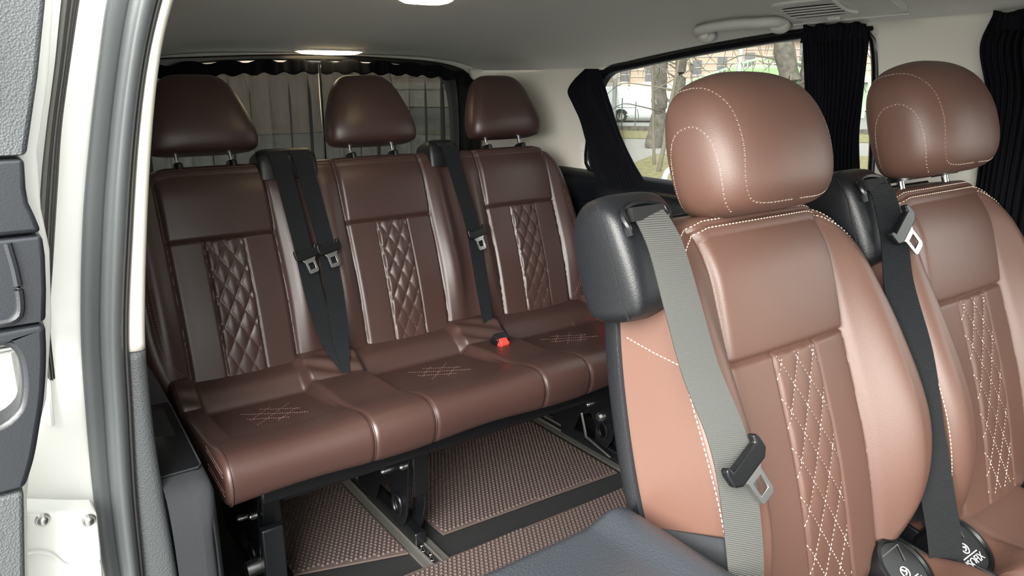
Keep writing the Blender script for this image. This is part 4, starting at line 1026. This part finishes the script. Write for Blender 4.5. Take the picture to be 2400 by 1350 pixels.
q = MB(); q.add([OP(*p, GZ - .006) for p in ((-9, 8.5), (9, 8.5), (9, 22.5), (-9, 22.5))], [(0, 1, 2, 3)]); struct(q.build('pavement', M['path'], smooth=False))
q = MB(); obox(q, -9, 9, 26, 26.4, GZ, GZ + .14); struct(q.build('kerb', M['bark'], smooth=False))

# facade
fa = thing('building', 'cream building with small dark windows across the street', 'building', tuple(OP(0, 46, GZ)))
q = MB(); obox(q, -26, 26, 45, 52, GZ, 9); q.build('facade', M['facade'], fa, smooth=False)
for z in [.9 + .36 * k for k in range(9)]:
    b = MB(); obox(b, -26, 26, 44.94, 45, z, z + .035); b.build('stone_course', M['facade_pale'], fa, smooth=False)
b = MB(); obox(b, -26, 26, 44.7, 45, .55, .95); b.build('ledge', M['facade_pale'], fa, smooth=False)
b = MB(); obox(b, -26, 26, 44.8, 45, -.5, .55); b.build('plinth', M['facade_pale'], fa, smooth=False)
b = MB(); obox(b, -2, 26, 44.6, 45, 3.15, 9); b.build('pale_upper_storey', M['facade_pale'], fa, smooth=False)
for r0, r1, z0, z1 in ((-6.3, -5.8, 1.0, 1.75), (-4.75, -4.25, 1.0, 1.78), (-3.35, -2.85, 1.0, 1.85), (-.75, -.25, 1.38, 2.15), (.6, 1.1, 1.45, 2.3), (2.05, 2.55, 1.75, 2.55), (3.5, 4.05, 2.0, 2.75), (4.9, 5.5, 1.7, 3.0), (6.4, 7.0, 1.9, 3.0)):
    b = MB(); obox(b, r0, r1, 44.92, 45.05, z0, z1); wi = b.build('window', M['winglass'], fa, smooth=False)
    b = MB(); obox(b, r0 - .05, r1 + .05, 44.88, 44.98, z0 - .07, z0); obox(b, r0, r1, 44.90, 44.95, (z0 + z1) / 2 - .02, (z0 + z1) / 2 + .01); b.build('window_bar', M['facade_pale'], wi, smooth=False)
# ramp with green railing and canopy
ra = thing('ramp', 'pale green railed ramp with a green canopy in front of the building', 'ramp', tuple(OP(1.5, 36, GZ)))
def rz(r): return cr([(-1.1, .92), (0, 1.28), (1.9, 1.92), (2.4, 1.98), (4.4, 1.80), (7, 1.6)], r)
for k in range(2):
    b = MB(); b.tube([OP(r, 36, rz(r) - .42 * k) for r in [lerp(-1.1, 7, i / 30) for i in range(31)]], .05, 6); b.build('rail', M['green_pale'], ra)
for i in range(46):
    r = lerp(-1.05, 6.9, i / 45); b = MB(); b.cyl(OP(r, 36, rz(r) - .44), OP(r, 36, rz(r)), .028, 6); b.build('baluster', M['green_pale'], ra)
b = MB(); b.loft([[OP(r, 35.8, rz(r) - .62), OP(r, 35.8, rz(r) - .44), OP(r, 37.5, rz(r) - .44), OP(r, 37.5, rz(r) - .62)] for r in [lerp(-1.1, 7, i / 20) for i in range(21)]]); b.build('ramp_slab', M['green_pale'], ra, smooth=False)
b = MB(); b.loft([[OP(r, 33.5, z), OP(r, 33.5, z + .10), OP(r, 36, z + .42), OP(r, 36, z + .3)] for r, z in ((-1.2, .38), (0, .72), (1.2, 1.15), (4, 1.2))]); b.build('canopy', M['green'], ra, smooth=False)
for r in (-.75, -.2, .6, 1.4, 2.6): b = MB(); b.cyl(OP(r, 34, GZ), OP(r, 34, .6 + .2 * max(0, r)), .07, 8); b.build('post', M['green_pale'], ra)
b = MB(); b.loft([[OP(r, 37, GZ), OP(r, 37, rz(r) - .2), OP(r, 37.1, rz(r) - .2), OP(r, 37.1, GZ)] for r in [lerp(-1.0, 7, i / 12) for i in range(13)]]); b.build('back_panel', M['green_pale'], ra, smooth=False)
# parked white van
vn = thing('parked_van', 'white panel van parked on the street beyond the trees', 'van', tuple(OP(-2.5, 32, GZ)))
vo = [(-5.4, -.30), (-5.4, .74), (-5.2, .83), (-2.2, .86), (-1.75, .80), (-1.05, .28), (-.45, .10), (-.28, -.05), (-.25, -.32), (-.35, -.38), (-5.3, -.38)]
outline_solid('body', [vo], lambda a, b: OP(a, 31.4, b), OF, 1.5, M['vanwhite'], vn, .06)
outline_solid('side_window', [[(-1.95, .25), (-1.95, .66), (-1.72, .66), (-1.22, .25)]], lambda a, b: OP(a, 31.37, b), OF, .02, M['winglass'], vn, 0)
outline_solid('sill_strip', [[(-5.3, -.30), (-5.3, -.22), (-.32, -.22), (-.32, -.30)]], lambda a, b: OP(a, 31.36, b), OF, .02, M['polegrey'], vn, 0)
for r in (-3.25, -1.0, ):
    b = MB(); b.cyl(OP(r, 31.34, -.33), OP(r, 31.6, -.33), .24, 24); wh = b.build('wheel', M['tyre'], vn)
    b = MB(); b.cyl(OP(r, 31.32, -.33), OP(r, 31.36, -.33), .14, 18); b.build('hub', M['alu'], wh)
    outline_solid('wheel_arch', [[(r + .30 * math.cos(a), -.33 + .30 * math.sin(a)) for a in [math.pi * k / 16 for k in range(17)]]], lambda a, b: OP(a, 31.38, b), OF, .015, M['tyre'], vn, 0)
# trees
def tree(nm, label, base, top, r0, r1, nb, seed, m='bark', twigs=True):
    t = thing('tree' if r0 > .06 else 'sapling', label, 'tree', tuple(base), 'trees outside the window'); g = random.Random(seed)
    ctrl = [base.lerp(top, k / 5) + Vector((g.uniform(-1, 1), g.uniform(-1, 1), 0)) * r0 * .5 * (0 < k) for k in range(6)]
    P = spline(ctrl, 24); b = MB(); b.tube(P, [lerp(r0, r1, k / 24) * (1 + .08 * math.sin(k * 2.1)) for k in range(25)], 10); b.build('trunk', M[m], t)
    for i in range(nb):
        p = P[g.randint(9, 22)]; a = g.uniform(0, 6.28); L = g.uniform(.8, 2.0); d = Vector((math.cos(a), math.sin(a), g.uniform(.1, .6)))
        ctrl = [p, p + d * L * .4, p + d * L * .75 + Vector((0, 0, -.05)), p + d * L + Vector((0, 0, -.35))]
        b = MB(); b.tube(spline(ctrl, 10), [lerp(.03, .008, k / 10) * (r0 / .2) ** .4 for k in range(11)], 5)
        for j in range(14 if twigs else 3):
            s = ctrl[1].lerp(ctrl[3], g.random()); e = Vector((g.uniform(-.25, .25), g.uniform(-.25, .25), g.uniform(-.75, .05)))
            b.tube([s, s + e * .5 + Vector((g.uniform(-.06, .06), 0, 0)), s + e], [.009, .007, .004], 4)
        b.build('branch', M['twig' if i % 2 else 'bark'], t)
    return t
tree('t', 'thick grey tree trunk in front of the white van outside the window', OP(-1.19, 19.6, GZ), OP(-1.0, 19.6, 3.4), .215, .15, 9, 1)
tree('t', 'slimmer tree trunk behind the thick one, near the white van nose', OP(-.66, 23.5, GZ), OP(-.85, 23.5, 3.6), .19, .13, 8, 2)
tree('t', 'grey tree trunk near the front drape, above the nearer seat headrest', OP(1.36, 15, GZ), OP(1.50, 15, 3.4), .20, .17, 10, 3)
tree('t', 'grey forked tree trunk right against the edge of the hanging black drape', OP(2.15, 17, GZ), OP(2.12, 17, 3.6), .24, .18, 8, 4)
tree('t', 'thin straight sapling left of the thick grey trunk', OP(-.90, 15.6, GZ), OP(-1.10, 15.6, 2.6), .035, .02, 4, 5, 'twig', False)
tree('t', 'thin pale leaning sapling in front of the thick grey trunk', OP(-.74, 14.4, GZ), OP(-.40, 14.4, 2.0), .045, .02, 5, 6, 'twig', False)
for nm, r, f, zt, rad, lab in (('street_pole', .88, 22, 6, .07, 'grey pole rising above the nearer seat headrest'), ('street_pole', -2.70, 24, 6, .07, 'grey pole at the rear edge of the far side window')):
    t = thing(nm, lab, 'pole', tuple(OP(r, f, GZ)), 'street poles'); b = MB(); b.cyl(OP(r, f, GZ), OP(r, f, zt), rad, 12); b.build('shaft', M['polegrey'], t); b = MB(); b.cyl(OP(r, f, GZ), OP(r, f, GZ + .1), rad * 1.8, 12); b.build('foot', M['polegrey'], t)
t = thing('fence', 'sparse dark steel fence posts with a thin rail in front of the white van', 'fence', tuple(OP(-2, 26.2, GZ)))
for r in (-2.68, -2.22, -1.0, -3.6): b = MB(); b.cyl(OP(r, 26.2, GZ), OP(r, 26.2, .52 if r < -2.5 else .40), .02, 8); b.build('post', M['fence'], t)
b = MB(); b.cyl(OP(-3.6, 26.2, .22), OP(-2.22, 26.2, .20), .012, 6); b.build('rail', M['fence'], t)
t = thing('bike_rack', 'white bent tube barrier outside, low in the far side window', 'barrier', tuple(OP(-.2, 7, GZ)))
b = MB(); b.tube(spline([OP(-.315, 7, GZ), OP(-.315, 7, 0), OP(-.305, 7, .24), OP(-.27, 7, .325), OP(-.20, 7, .345), OP(.4, 7, .35), OP(.5, 7, .30), OP(.52, 7, GZ)], 50), .026, 12); b.build('tube', M['vanwhite'], t)
# street behind the van, seen through the rear curtains
t = thing('building', 'pale building wall beyond the rear window curtains', 'building', (1, 24, GZ)); b = MB(); b.box((-14, 24, GZ), (12, 30, 7)); b.build('facade', M['facade'], t, smooth=False)
for k in range(8): b = MB(); b.box((-12 + 3 * k, 23.95, 1.6), (-10.8 + 3 * k, 24.05, 3.2)); b.build('window', M['winglass'], t, smooth=False)
